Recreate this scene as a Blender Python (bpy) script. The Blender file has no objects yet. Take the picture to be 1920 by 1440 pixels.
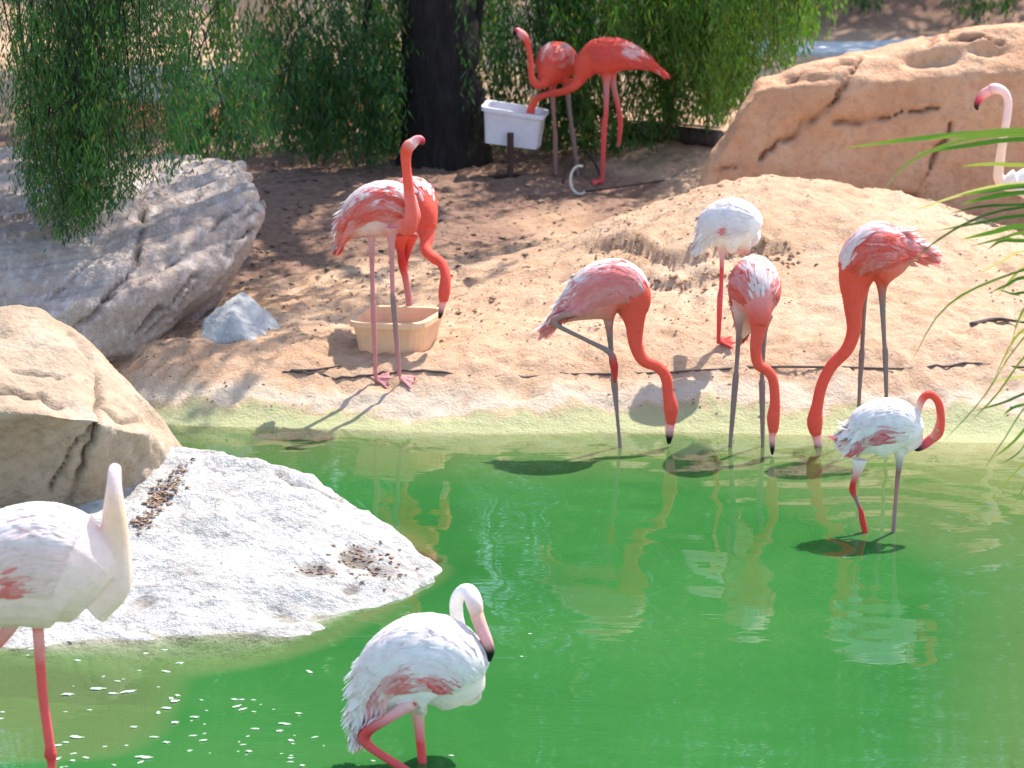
import bpy, bmesh, math, random
import numpy as np
from mathutils import Vector, Matrix
from mathutils.bvhtree import BVHTree
random.seed(7); RNG = np.random.default_rng(7)
R = math.radians
SC = bpy.context.scene
COL = SC.collection

# ------------------------------------------------------------------ camera, world, sun, exposure
H_CAM, LENS = 3.3, 100.0
F = LENS / 36.0 * 1920.0
TH = math.atan((720 + 520) / F)
cam_d = bpy.data.cameras.new('camera'); cam = bpy.data.objects.new('camera', cam_d); COL.objects.link(cam)
cam.location = (0, 0, H_CAM); cam.rotation_euler = (math.pi / 2 - TH, 0, 0)
cam_d.lens = LENS; cam_d.sensor_width = 36; cam_d.clip_end = 3000; cam_d.clip_start = 0.1
cam_d.dof.use_dof = True; cam_d.dof.focus_distance = 11.6; cam_d.dof.aperture_fstop = 4.8
SC.camera = cam

SUN_EL = R(57); SUN_H = Vector((0.62, 0.78, 0)).normalized()
w = bpy.data.worlds.new('World'); SC.world = w; w.use_nodes = True
nt = w.node_tree; nt.nodes.clear()
sky = nt.nodes.new('ShaderNodeTexSky'); sky.sky_type = 'NISHITA'; sky.sun_disc = False
sky.sun_elevation = SUN_EL; sky.sun_rotation = math.atan2(SUN_H.x, SUN_H.y)
bg = nt.nodes.new('ShaderNodeBackground'); bg.inputs[1].default_value = 0.15
wo = nt.nodes.new('ShaderNodeOutputWorld')
nt.links.new(sky.outputs[0], bg.inputs[0]); nt.links.new(bg.outputs[0], wo.inputs[0])
sd = bpy.data.lights.new('sun', 'SUN'); sd.energy = 3.3; sd.angle = R(0.55); sd.color = (1, .95, .87)
sun = bpy.data.objects.new('sun', sd); COL.objects.link(sun)
to_sun = Vector((SUN_H.x * math.cos(SUN_EL), SUN_H.y * math.cos(SUN_EL), math.sin(SUN_EL)))
sun.rotation_euler = (-to_sun).to_track_quat('-Z', 'Y').to_euler()
SC.view_settings.view_transform = 'Standard'; SC.view_settings.look = 'None'
SC.view_settings.gamma = 1; SC.view_settings.use_curve_mapping = False
SC.view_settings.exposure = 1.5
SC.render.engine = 'CYCLES'

# ------------------------------------------------------------------ helpers
CT, ST = math.cos(TH), math.sin(TH)
def ray(u, v):
    a, b = (u - 960) / F, (720 - v) / F
    return Vector((a, CT + b * ST, -ST + b * CT))
def P(u, v, Y):                       # a point of the photograph at ground distance Y
    d = ray(u, v); t = Y / d.y
    return Vector((d.x * t, Y, H_CAM + d.z * t))
def PZ(u, v, z):                      # ... on the level z
    d = ray(u, v); t = (z - H_CAM) / d.z
    return Vector((d.x * t, d.y * t, z))
def proj(co):                         # build-time measuring of world points in photo pixels (numpy)
    x, y, z = co[:, 0], co[:, 1], co[:, 2] - H_CAM
    f = y * CT - z * ST; up = y * ST + z * CT
    return np.stack([960 + F * x / f, 720 - F * up / f], 1)
def mpp(p):                           # metres per photo pixel at p
    return (p.y * CT - (p.z - H_CAM) * ST) / F

def hash3(ix, iy, iz, seed):
    n = (ix.astype(np.int64) * 374761393 + iy.astype(np.int64) * 668265263 + iz.astype(np.int64) * 2147483647 + seed * 144665) & 0xffffffff
    n = ((n ^ (n >> 13)) * 1274126177) & 0xffffffff
    n = ((n ^ (n >> 16)) * 2246822519) & 0xffffffff
    return ((n ^ (n >> 15)) & 0xffffff) / float(0xffffff) * 2 - 1
def vnoise(p, seed=0):
    i = np.floor(p); f = p - i; f = f * f * f * (f * (f * 6 - 15) + 10)
    ix, iy, iz = i[:, 0], i[:, 1], i[:, 2]
    def h(a, b, c): return hash3(ix + a, iy + b, iz + c, seed)
    fx, fy, fz = f[:, 0], f[:, 1], f[:, 2]
    l = lambda a, b, t: a + (b - a) * t
    return l(l(l(h(0,0,0), h(1,0,0), fx), l(h(0,1,0), h(1,1,0), fx), fy),
             l(l(h(0,0,1), h(1,0,1), fx), l(h(0,1,1), h(1,1,1), fx), fy), fz)
def fbm(p, o=4, seed=0, g=.5):
    p = np.asarray(p, float); a, s, k = 1., 0., 1.
    for i in range(o):
        s = s + a * vnoise(p * k + i * 17.3, seed + i); a *= g; k *= 2.03
    return s
def sstep(a, b, x):
    t = np.clip((x - a) / (b - a), 0, 1); return t * t * (3 - 2 * t)

def tag(o, label=None, cat=None, group=None, kind=None):
    if label: o['label'] = label
    if cat: o['category'] = cat
    if group: o['group'] = group
    if kind: o['kind'] = kind
    return o
def empty(name, loc, label=None, cat=None, group=None):
    o = bpy.data.objects.new(name, None); COL.objects.link(o); o.location = loc
    o.empty_display_size = .05
    return tag(o, label, cat, group)
def make_mesh(name, V, Fc, mat=None, col=None, smooth=True):
    me = bpy.data.meshes.new(name); V = np.asarray(V, np.float32)
    if isinstance(Fc, np.ndarray):
        nf, k = Fc.shape
        me.vertices.add(len(V)); me.vertices.foreach_set('co', V.ravel())
        me.loops.add(nf * k); me.loops.foreach_set('vertex_index', Fc.ravel().astype(np.int32))
        me.polygons.add(nf); me.polygons.foreach_set('loop_start', np.arange(0, nf * k, k, dtype=np.int32))
        me.update(calc_edges=True)
    else:
        me.from_pydata([tuple(map(float, v)) for v in V], [], Fc)
    if col is not None: set_col(me, col)
    me.polygons.foreach_set('use_smooth', np.full(len(me.polygons), smooth))
    if mat: me.materials.append(mat)
    me.validate(); return me
def set_col(me, c, name='col'):
    c = np.asarray(c, np.float32)
    if c.shape[1] == 3: c = np.concatenate([c, np.ones((len(c), 1), np.float32)], 1)
    a = me.color_attributes.new(name, 'FLOAT_COLOR', 'POINT'); a.data.foreach_set('color', c.ravel())
def set_float(me, name, v):
    a = me.attributes.new(name, 'FLOAT', 'POINT'); a.data.foreach_set('value', np.asarray(v, np.float32))
def link(name, me, parent=None):
    o = bpy.data.objects.new(name, me); COL.objects.link(o)
    if parent: o.parent = parent; o.matrix_parent_inverse = Matrix.Translation(parent.location).inverted()
    return o
def get_co(me):
    a = np.empty(len(me.vertices) * 3, np.float32); me.vertices.foreach_get('co', a); return a.reshape(-1, 3)
def get_no(me):
    a = np.empty(len(me.vertices) * 3, np.float32); me.vertices.foreach_get('normal', a); return a.reshape(-1, 3)
def remesh(V, Fc, voxel, smooth=3, fac=.5):
    me = make_mesh('tmp', V, Fc); o = link('tmp', me)
    m = o.modifiers.new('r', 'REMESH'); m.mode = 'VOXEL'; m.voxel_size = voxel
    if smooth: s = o.modifiers.new('s', 'SMOOTH'); s.factor = fac; s.iterations = smooth
    dg = bpy.context.evaluated_depsgraph_get(); dg.update()
    out = bpy.data.meshes.new_from_object(o.evaluated_get(dg))
    bpy.data.objects.remove(o); bpy.data.meshes.remove(me)
    return out
def catmull(pts, n):
    """pts: (k,d) array -> n samples of a centripetal-ish Catmull-Rom through them"""
    p = np.asarray(pts, float); k = len(p)
    if k == 2: t = np.linspace(0, 1, n)[:, None]; return p[0] * (1 - t) + p[1] * t
    q = np.vstack([2 * p[0] - p[1], p, 2 * p[-1] - p[-2]])
    ts = np.linspace(0, k - 1 - 1e-9, n); out = []
    for t in ts:
        i = int(t); f = t - i; a, b, c, d = q[i], q[i + 1], q[i + 2], q[i + 3]
        out.append(.5 * ((2 * b) + (c - a) * f + (2 * a - 5 * b + 4 * c - d) * f * f + (3 * b - a - 3 * c + d) * f ** 3))
    return np.array(out)
def loft(c, r, w=1., L=None, seg=14, closed=True):
    """tube round centre line c (n,3), radii r, lateral factor w along axis L"""
    c = np.asarray(c, float); n = len(c); r = np.broadcast_to(r, n); w = np.broadcast_to(w, n)
    T = np.gradient(c, axis=0); T /= np.linalg.norm(T, axis=1)[:, None] + 1e-12
    V = []; Fc = []; up = None
    for i in range(n):
        t = T[i]
        if L is not None:
            l = np.array(L) - t * np.dot(L, t)
            if np.linalg.norm(l) < .2 and up is not None: l = up
        else:
            if up is None: up = np.array((0, 0, 1.)) if abs(t[2]) < .8 else np.array((1., 0, 0))
            l = up - t * np.dot(up, t)
        l = l / (np.linalg.norm(l) + 1e-12); up = l; nn = np.cross(l, t)
        for k in range(seg):
            a = 2 * math.pi * k / seg
            V.append(c[i] + r[i] * (math.cos(a) * nn + w[i] * math.sin(a) * l))
    for i in range(n - 1):
        for k in range(seg):
            k2 = (k + 1) % seg
            Fc.append((i * seg + k, i * seg + k2, (i + 1) * seg + k2, (i + 1) * seg + k))
    if closed:
        Fc.append(tuple(range(seg - 1, -1, -1))); Fc.append(tuple((n - 1) * seg + k for k in range(seg)))
    return V, Fc
class MB:
    def __init__(s): s.V = []; s.F = []
    def add(s, vf):
        b = len(s.V); s.V += [tuple(v) for v in vf[0]]; s.F += [tuple(i + b for i in f) for f in vf[1]]; return s
    def tube(s, pts, r, seg=8, n=None):
        c = catmull(np.array([tuple(p) for p in pts]), n or max(2, 6 * (len(pts) - 1)))
        if not np.isscalar(r): r = np.interp(np.linspace(0, 1, len(c)), np.linspace(0, 1, len(r)), r)
        return s.add(loft(c, r, seg=seg))
    def build(s, name, mat, parent=None, smooth=True):
        return link(name, make_mesh(name, s.V, s.F, mat, smooth=smooth), parent)

# ------------------------------------------------------------------ materials
class NT:
    def __init__(s, name):
        s.m = bpy.data.materials.new(name); s.m.use_nodes = True; s.t = s.m.node_tree; s.t.nodes.clear()
        s.out = s.n('OutputMaterial')
    def n(s, t, **kw):
        x = s.t.nodes.new('ShaderNode' + t)
        for k, v in kw.items(): setattr(x, k, v)
        return x
    def l(s, a, b): s.t.links.new(a, b)
    def val(s, sock, v):
        if hasattr(v, 'is_output') or isinstance(v, bpy.types.NodeSocket): s.l(v, sock)
        else: sock.default_value = v if not isinstance(v, tuple) or len(v) != 3 or sock.type != 'RGBA' else (*v, 1)
    def noise(s, scale, detail=5, rough=.55, vec=None, out='Fac', dist=0):
        x = s.n('TexNoise'); x.inputs['Scale'].default_value = scale; x.inputs['Detail'].default_value = detail
        x.inputs['Roughness'].default_value = rough; x.inputs['Distortion'].default_value = dist
        s.l(vec if vec is not None else s.co(), x.inputs['Vector']); return x.outputs[out]
    def co(s):
        if not hasattr(s, '_co'): s._co = s.n('NewGeometry').outputs['Position']
        return s._co
    def mapping(s, scale=(1, 1, 1), rot=(0, 0, 0), vec=None):
        x = s.n('Mapping'); x.inputs['Scale'].default_value = scale; x.inputs['Rotation'].default_value = rot
        s.l(vec if vec is not None else s.co(), x.inputs['Vector']); return x.outputs[0]
    def ramp(s, fac, stops):
        x = s.n('ValToRGB'); e = x.color_ramp.elements
        while len(e) < len(stops): e.new(.5)
        for i, (p, c) in enumerate(stops):
            e[i].position = p; e[i].color = (*c, 1) if isinstance(c, tuple) else (c, c, c, 1)
        s.l(fac, x.inputs[0]); return x.outputs[0]
    def mix(s, fac, a, b, mode='MIX'):
        x = s.n('Mix', data_type='RGBA', blend_type=mode)
        s.val(x.inputs[0], fac); s.val(x.inputs[6], a); s.val(x.inputs[7], b); return x.outputs[2]
    def math(s, op, a, b=0.):
        x = s.n('Math', operation=op); s.val(x.inputs[0], a); s.val(x.inputs[1], b); return x.outputs[0]
    def attr(s, name, out='Color'):
        x = s.n('Attribute'); x.attribute_name = name; return x.outputs[out]
    def bump(s, h, strength=.5, dist=.01, normal=None):
        x = s.n('Bump'); x.inputs['Strength'].default_value = strength; x.inputs['Distance'].default_value = dist
        s.l(h, x.inputs['Height'])
        if normal is not None: s.l(normal, x.inputs['Normal'])
        return x.outputs[0]
    def bsdf(s, color, rough=.7, normal=None, spec=.4, trans=0, transcol=None):
        b = s.n('BsdfPrincipled'); s.val(b.inputs['Base Color'], color); s.val(b.inputs['Roughness'], rough)
        b.inputs['Specular IOR Level'].default_value = spec
        if normal is not None: s.l(normal, b.inputs['Normal'])
        sh = b.outputs[0]
        if trans:
            t = s.n('BsdfTranslucent'); s.val(t.inputs[0], transcol if transcol is not None else color)
            if normal is not None: s.l(normal, t.inputs['Normal'])
            mx = s.n('MixShader'); mx.inputs[0].default_value = trans
            s.l(sh, mx.inputs[1]); s.l(t.outputs[0], mx.inputs[2]); sh = mx.outputs[0]
        s.l(sh, s.out.inputs[0]); return s.m

def m_simple(name, c, rough=.6, var=.12, scale=30, bump=.15, spec=.4, trans=0):
    n = NT(name); f = n.noise(scale)
    lo = tuple(max(0, x * (1 - var * 2)) for x in c); hi = tuple(min(1, x * (1 + var)) for x in c)
    return n.bsdf(n.ramp(f, [(.3, lo), (.7, hi)]), rough, n.bump(n.noise(scale * 3), bump, .004), spec, trans)

def m_sand():
    n = NT('sand'); lit = n.attr('litter', 'Fac'); wet = n.attr('wet', 'Fac'); mul = n.attr('mulch', 'Fac')
    c = n.ramp(n.noise(1.7, 6, .6), [(.3, (.45, .265, .155)), (.5, (.51, .32, .20)), (.72, (.56, .385, .265))])
    c = n.mix(n.ramp(n.noise(14, 6, .65), [(.45, 0.), (.72, .5)]), c, (.54, .40, .295))
    sp = n.ramp(n.noise(38, 4, .7), [(.60, 0.), (.68, .75)])
    c = n.mix(sp, c, (.23, .13, .075))
    st = n.ramp(n.noise(5.2, 6, .65, n.mapping((1, 2.6, 1))), [(.52, 0.), (.70, .5)])
    c = n.mix(st, c, (.36, .21, .11))
    # leaf litter under the tree
    lt = n.ramp(n.noise(22, 6, .7, n.mapping((1, 2, 1))), [(.32, (.13, .066, .048)), (.5, (.215, .122, .088)), (.72, (.33, .205, .14))])
    c = n.mix(lit, c, lt)
    c = n.mix(mul, c, n.ramp(n.noise(18, 5), [(.3, (.20, .06, .03)), (.7, (.42, .16, .09))]))
    # pale dried rim and algae where the pond laps
    c = n.mix(n.ramp(wet, [(.0, 0.), (.30, .75), (.5, .65), (.62, 0.)]), c, (.54, .46, .36))
    c = n.mix(n.ramp(wet, [(.5, 0.), (.72, .9), (1., 1.)]), c, (.36, .36, .19))
    h = n.math('ADD', n.noise(60, 6, .7), n.math('MULTIPLY', n.noise(14, 5, .6), 1.6))
    return n.bsdf(c, .92, n.bump(h, .75, .022), .15)

def m_water():
    n = NT('pond_water'); dep = n.attr('depth', 'Fac')
    op = n.math('SUBTRACT', 1., n.math('POWER', 2.718, n.math('MULTIPLY', dep, -8.5)))
    op = n.math('MAXIMUM', op, .03)
    c = n.ramp(n.noise(.55, 5, .6, n.mapping((1, 1.4, 1))), [(.30, (.020, .102, .022)), (.55, (.027, .122, .028)), (.75, (.040, .134, .034))])
    shallow = n.ramp(dep, [(.0, 1.), (.10, .8), (.42, 0.)])
    c = n.mix(shallow, c, (.125, .165, .062))
    fine = n.noise(3.2, 3, .5, n.mapping((.8, 3.4, 1)))
    mid = n.noise(.9, 2, .5, n.mapping((1., 2.4, 1)))
    h = n.math('ADD', n.math('MULTIPLY', fine, .0009), n.math('MULTIPLY', mid, .0035))
    for (cx, cy, wl, am) in ((1256, 822, .31, .00085), (1449, 832, .27, .00085), (1655, 1000, .24, .0008), (1533, 838, .36, .0006)):   # ripples spreading from the birds
        p = PZ(cx, cy, 0); d = n.n('VectorMath', operation='DISTANCE'); n.l(n.co(), d.inputs[0]); d.inputs[1].default_value = p
        r = n.math('ADD', d.outputs['Value'], n.math('MULTIPLY', mid, .12))
        wv = n.math('SINE', n.math('MULTIPLY', r, 2 * math.pi / wl)); fall = n.math('POWER', 2.718, n.math('MULTIPLY', r, -.55))
        h = n.math('ADD', h, n.math('MULTIPLY', n.math('MULTIPLY', wv, fall), am))
    nb = n.bump(h, 1., 1.)
    tr = n.n('BsdfTransparent'); n.l(n.ramp(dep, [(.0, (1, 1, .97)), (.07, (.50, .88, .46))]), tr.inputs[0])
    df = n.n('BsdfDiffuse'); n.l(c, df.inputs[0])
    m1 = n.n('MixShader'); n.l(op, m1.inputs[0]); n.l(tr.outputs[0], m1.inputs[1]); n.l(df.outputs[0], m1.inputs[2])
    gl = n.n('BsdfGlossy'); gl.inputs['Roughness'].default_value = .015; n.l(nb, gl.inputs['Normal'])
    fr = n.n('Fresnel'); fr.inputs[0].default_value = 1.62; n.l(nb, fr.inputs['Normal'])
    m2 = n.n('MixShader'); n.l(fr.outputs[0], m2.inputs[0]); n.l(m1.outputs[0], m2.inputs[1]); n.l(gl.outputs[0], m2.inputs[2])
    n.l(m2.outputs[0], n.out.inputs[0]); return n.m

def m_rock(name, stops, dirt, streak=None, streak_col=(.5, .45, .45), scale=2.2, bump=.6, speck=.5):
    n = NT(name); cr = n.attr('crack', 'Fac')
    c = n.ramp(n.noise(scale, 7, .62, dist=.4), stops)
    c = n.mix(n.ramp(n.noise(scale * 9, 6, .7), [(.48, 0.), (.7, speck)]), c, dirt)
    if streak: c = n.mix(n.ramp(n.noise(3.5, 5, .6, n.mapping(*streak)), [(.5, 0.), (.68, .7)]), c, streak_col)
    c = n.mix(cr, c, dirt)
    h = n.math('ADD', n.noise(scale * 16, 6, .7), n.math('MULTIPLY', n.noise(scale * 4, 5, .6), 2.))
    return n.bsdf(c, .88, n.bump(h, bump, .02), .25)

def m_plume(name, trans=.12, bump=.35, rough=.75):
    n = NT(name); c = n.attr('col')
    f = n.noise(34, 5, .65); c2 = n.mix(1., c, n.ramp(f, [(.25, .88), (.5, 1.), (.8, 1.04)]), 'MULTIPLY')
    return n.bsdf(c2, rough, n.bump(n.noise(90, 4, .7), bump, .006), .25, trans)

def m_leaf(name, trans=.38, rough=.5):
    n = NT(name); c = n.attr('col'); tc = n.mix(1., c, (1.7, 1.9, .75), 'MULTIPLY')
    return n.bsdf(c, rough, None, .35, trans, tc)

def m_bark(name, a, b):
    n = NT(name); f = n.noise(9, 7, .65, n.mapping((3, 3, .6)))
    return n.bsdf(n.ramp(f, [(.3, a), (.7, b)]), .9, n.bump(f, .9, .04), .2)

M = dict(
    sand=m_sand(), water=m_water(),
    rock_tan=m_rock('rock_tan', [(.28, (.42, .22, .125)), (.5, (.52, .285, .165)), (.75, (.58, .37, .24))], (.17, .075, .045), speck=.35),
    rock_round=m_rock('rock_round', [(.28, (.29, .195, .125)), (.5, (.385, .28, .19)), (.72, (.47, .375, .285))], (.12, .085, .06)),
    rock_white=m_rock('rock_white', [(.3, (.35, .325, .295)), (.5, (.46, .435, .405)), (.72, (.52, .495, .465))], (.17, .14, .115), scale=3.2, speck=.72, bump=.8),
    rock_slab=m_rock('rock_slab', [(.28, (.26, .19, .15)), (.5, (.36, .275, .225)), (.74, (.45, .37, .315))], (.13, .095, .08),
                     ((9, 1.2, 5), (0, 0, R(-38))), (.50, .44, .41)),
    rock_grey=m_rock('rock_grey', [(.3, (.36, .35, .33)), (.55, (.47, .46, .44)), (.75, (.52, .53, .53))], (.18, .17, .16)),
    plume=m_plume('plumage', .2, .6), feather=m_plume('feather', .34, .15), beak=m_plume('beak_horn', 0, .05, .35),
    eye=m_simple('eye_glass', (.5, .35, .05), .15, bump=0),
    leaf=m_leaf('pepper_leaf'), palm=m_leaf('palm_leaf', .16, .45),
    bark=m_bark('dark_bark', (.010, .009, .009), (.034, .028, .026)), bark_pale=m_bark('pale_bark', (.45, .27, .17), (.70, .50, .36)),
    tub=m_simple('tan_plastic', (.74, .47, .28), .45, .08, 8), feed=m_simple('wet_feed', (.62, .24, .08), .4, .15, 30),
    white_plastic=m_simple('white_plastic', (.70, .68, .72), .45, .06, 9), rust=m_simple('rusty_iron', (.07, .035, .03), .8),
    dark_plastic=m_simple('dark_plastic', (.045, .028, .04), .6), rim=m_simple('pale_rim', (.62, .58, .48), .6),
    hose=m_simple('dark_rubber', (.10, .07, .055), .7), wood=m_bark('grey_wood', (.05, .04, .035), (.15, .12, .11)),
    concrete=m_simple('concrete', (.55, .54, .54), .85, .1, 12), wall=m_simple('pale_render', (.62, .55, .47), .85, .1, 9),
    wire=m_simple('galvanised_wire', (.5, .5, .5), .4), white_fluff=m_simple('white_fluff', (.46, .56, .44), .8, .05, 50, trans=.2),
    pebble=m_simple('pebble_stone', (.26, .165, .10), .9, .45, 45), clod=m_simple('damp_soil', (.36, .21, .12), .95, .3, 12, .6), dead_leaf=m_simple('dead_leaf', (.24, .145, .09), .8, .45, 55),
)

# ------------------------------------------------------------------ terrain
SHU = np.array([-400, 0, 320, 600, 950, 1250, 1550, 1920, 2400.])
SHV = np.array([790, 790, 797, 806, 812, 808, 812, 818, 818.])
_pts = np.array([tuple(PZ(a, b, 0)) for a, b in zip(SHU, SHV)])
SCARP = [[(1085, 478), (1130, 468), (1180, 455), (1205, 470), (1260, 492), (1320, 480), (1400, 466), (1470, 470), (1500, 478)],
         [(1180, 515), (1215, 522), (1270, 535), (1300, 528), (1345, 512), (1380, 512)]]
def base_z(x, y):
    ys = np.interp(x, _pts[:, 0], _pts[:, 1]) + .025 * fbm(np.stack([x * 2.2, x * 0, x * 0 + 5], 1), 3, 3)
    t = y - ys                                            # metres inland of the water's edge
    up = .235 * sstep(-.05, .75, t) * .9 + .022 * np.clip(t, 0, .6) + .018 * np.clip(t, 0, 8) + .006 * np.clip(t, 0, 60)
    right = sstep(.4, 2.1, x)
    slope = .42 * (1 - right) + .06 * right
    dn = -np.minimum(slope * np.clip(-t, 0, 99) + .16 * np.clip(-t - 1.5, 0, 9), .6)
    z = np.where(t > 0, up, dn)
    # the right bank of the pond, beyond the frame
    xr = .19 * y + .38
    z = np.where(t < 0, np.maximum(z, np.minimum(.25, -.10 + .4 * (x - xr))), z)
    # near and left banks
    z = np.where(t < 0, np.maximum(z, np.minimum(.5, .5 * (3.2 - y))), z)
    z = np.where(t < 0, np.maximum(z, np.minimum(.4, .5 * (-5.2 - x))), z)
    return z, t
def terrain(x, y, fine=True):
    x = np.atleast_1d(np.asarray(x, float)); y = np.atleast_1d(np.asarray(y, float))
    z, t = base_z(x, y)
    # sandy mound on the right
    dx = np.where(x < 1.45, (x - 1.48) / 1.12, (x - 1.48) / 1.45); dy = np.where(y < 15.7, (y - 15.7) / 1.35, (y - 15.7) / .75)
    mnd = np.exp(-(np.abs(dx) ** 2.2)) * np.exp(-(np.abs(dy) ** 2.0))
    z = z + .53 * mnd
    # far earth bank at the top right
    z = z + .9 * sstep(26.3, 28.5, y) * sstep(1.5, 3.5, x) * (1 - sstep(32, 45, y))
    land = sstep(.0, .25, t)
    q = np.stack([x, y, x * 0], 1)
    z = z + land * (.028 * fbm(q * 1.5, 3, 11) + .009 * fbm(q * 5, 3, 12))
    if fine:
        near = (y > 12) & (y < 24) & (np.abs(x) < 5)
        if near.any():
            qq = q[near]; d = .008 * np.abs(fbm(qq * 16, 3, 13)) + .006 * fbm(qq * 34, 2, 14) - .017 * sstep(.22, .55, fbm(qq * 7.5, 3, 15)) - .013 * sstep(.3, .6, fbm(qq * 15, 2, 16))
            px = proj(np.stack([x[near], y[near], z[near]], 1)); e = np.zeros(len(qq))
            for sc, hgt in zip(SCARP, (.048, .035)):
                s = np.array(sc, float); inside = sstep(s[0, 0], s[0, 0] + 50, px[:, 0]) * (1 - sstep(s[-1, 0] - 50, s[-1, 0], px[:, 0]))
                yc = np.interp(px[:, 0], s[:, 0], s[:, 1]) + 7 * fbm(np.stack([px[:, 0] / 60, px[:, 0] * 0, px[:, 0] * 0], 1), 3, 21) + 9 * fbm(qq * 9, 3, 22)
                e += inside * hgt * (1 - sstep(-4, 5, px[:, 1] - yc)) * sstep(-75, -5, px[:, 1] - yc)
                e -= inside * hgt * .5 * np.exp(-((px[:, 1] - yc - 9) / 10) ** 2)
            z[near] += (d + e) * land[near]
    return z
def G(u, v):                         # where the photo ray meets the ground
    d = ray(u, v); ts = np.linspace(10, 40, 3000)
    zt = terrain(d.x * ts, d.y * ts); zz = H_CAM + d.z * ts
    i = np.argmax(zz < zt); t = ts[i]
    return Vector((d.x * t, d.y * t, float(zt[i])))
def ground(x, y): return float(terrain(x, y)[0])

def axis(lo, hi, spans):
    """grid lines: spans [(a,b,step)] then growing out to lo/hi"""
    a = np.concatenate([np.arange(s, e, st) for s, e, st in spans] + [[spans[-1][1]]])
    out = [a]; x, st = a[0], spans[0][2] * 2; L = []
    while x > lo: x -= st; st *= 1.35; L.append(x)
    out.insert(0, np.array(L[::-1])); x, st = a[-1], spans[-1][2] * 2; L = []
    while x < hi: x += st; st *= 1.35; L.append(x)
    out.append(np.array(L)); return np.concatenate(out)
gx = axis(-700, 700, [(-4.6, -3.2, .06), (-3.2, 3.6, .026), (3.6, 6, .08)])
gy = axis(-700, 900, [(2.5, 12.2, .15), (12.2, 16.6, .022), (16.6, 20.5, .045), (20.5, 32, .12)])
X, Y = np.meshgrid(gx, gy); xs, ys_ = X.ravel(), Y.ravel()
Z = terrain(xs, ys_); nx, ny = len(gx), len(gy)
idx = np.arange(nx * ny).reshape(ny, nx)
quads = np.stack([idx[:-1, :-1], idx[:-1, 1:], idx[1:, 1:], idx[1:, :-1]], -1).reshape(-1, 4)
gme = make_mesh('ground', np.stack([xs, ys_, Z], 1), quads, M['sand'])
_, T_ = base_z(xs, ys_)
q = np.stack([xs, ys_, xs * 0], 1)
dl = np.hypot((xs + 2.2) / 3.3, (ys_ - 18.2) / 3.0) + .16 * fbm(q * 1.1, 4, 31)
lit = (1 - sstep(.80, 1.08, dl)) * .92
lit = np.maximum(lit, sstep(25.8, 27, ys_ + .3 * fbm(q, 3, 8)) * sstep(1.2, 2.2, xs) * .95)
set_float(gme, 'litter', lit)
set_float(gme, 'wet', 1 - sstep(-.02, .42, T_ + .05 * fbm(q * 4, 3, 9) + .05 * fbm(q * 14, 3, 10)))
mul = sstep(20.6, 20.9, ys_) * (1 - sstep(22.0, 22.3, ys_)) * (1 - sstep(-1.0, -.6, xs)) * sstep(-3.6, -3.2, xs)
set_float(gme, 'mulch', mul)
tag(link('ground', gme), kind='structure')

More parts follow.
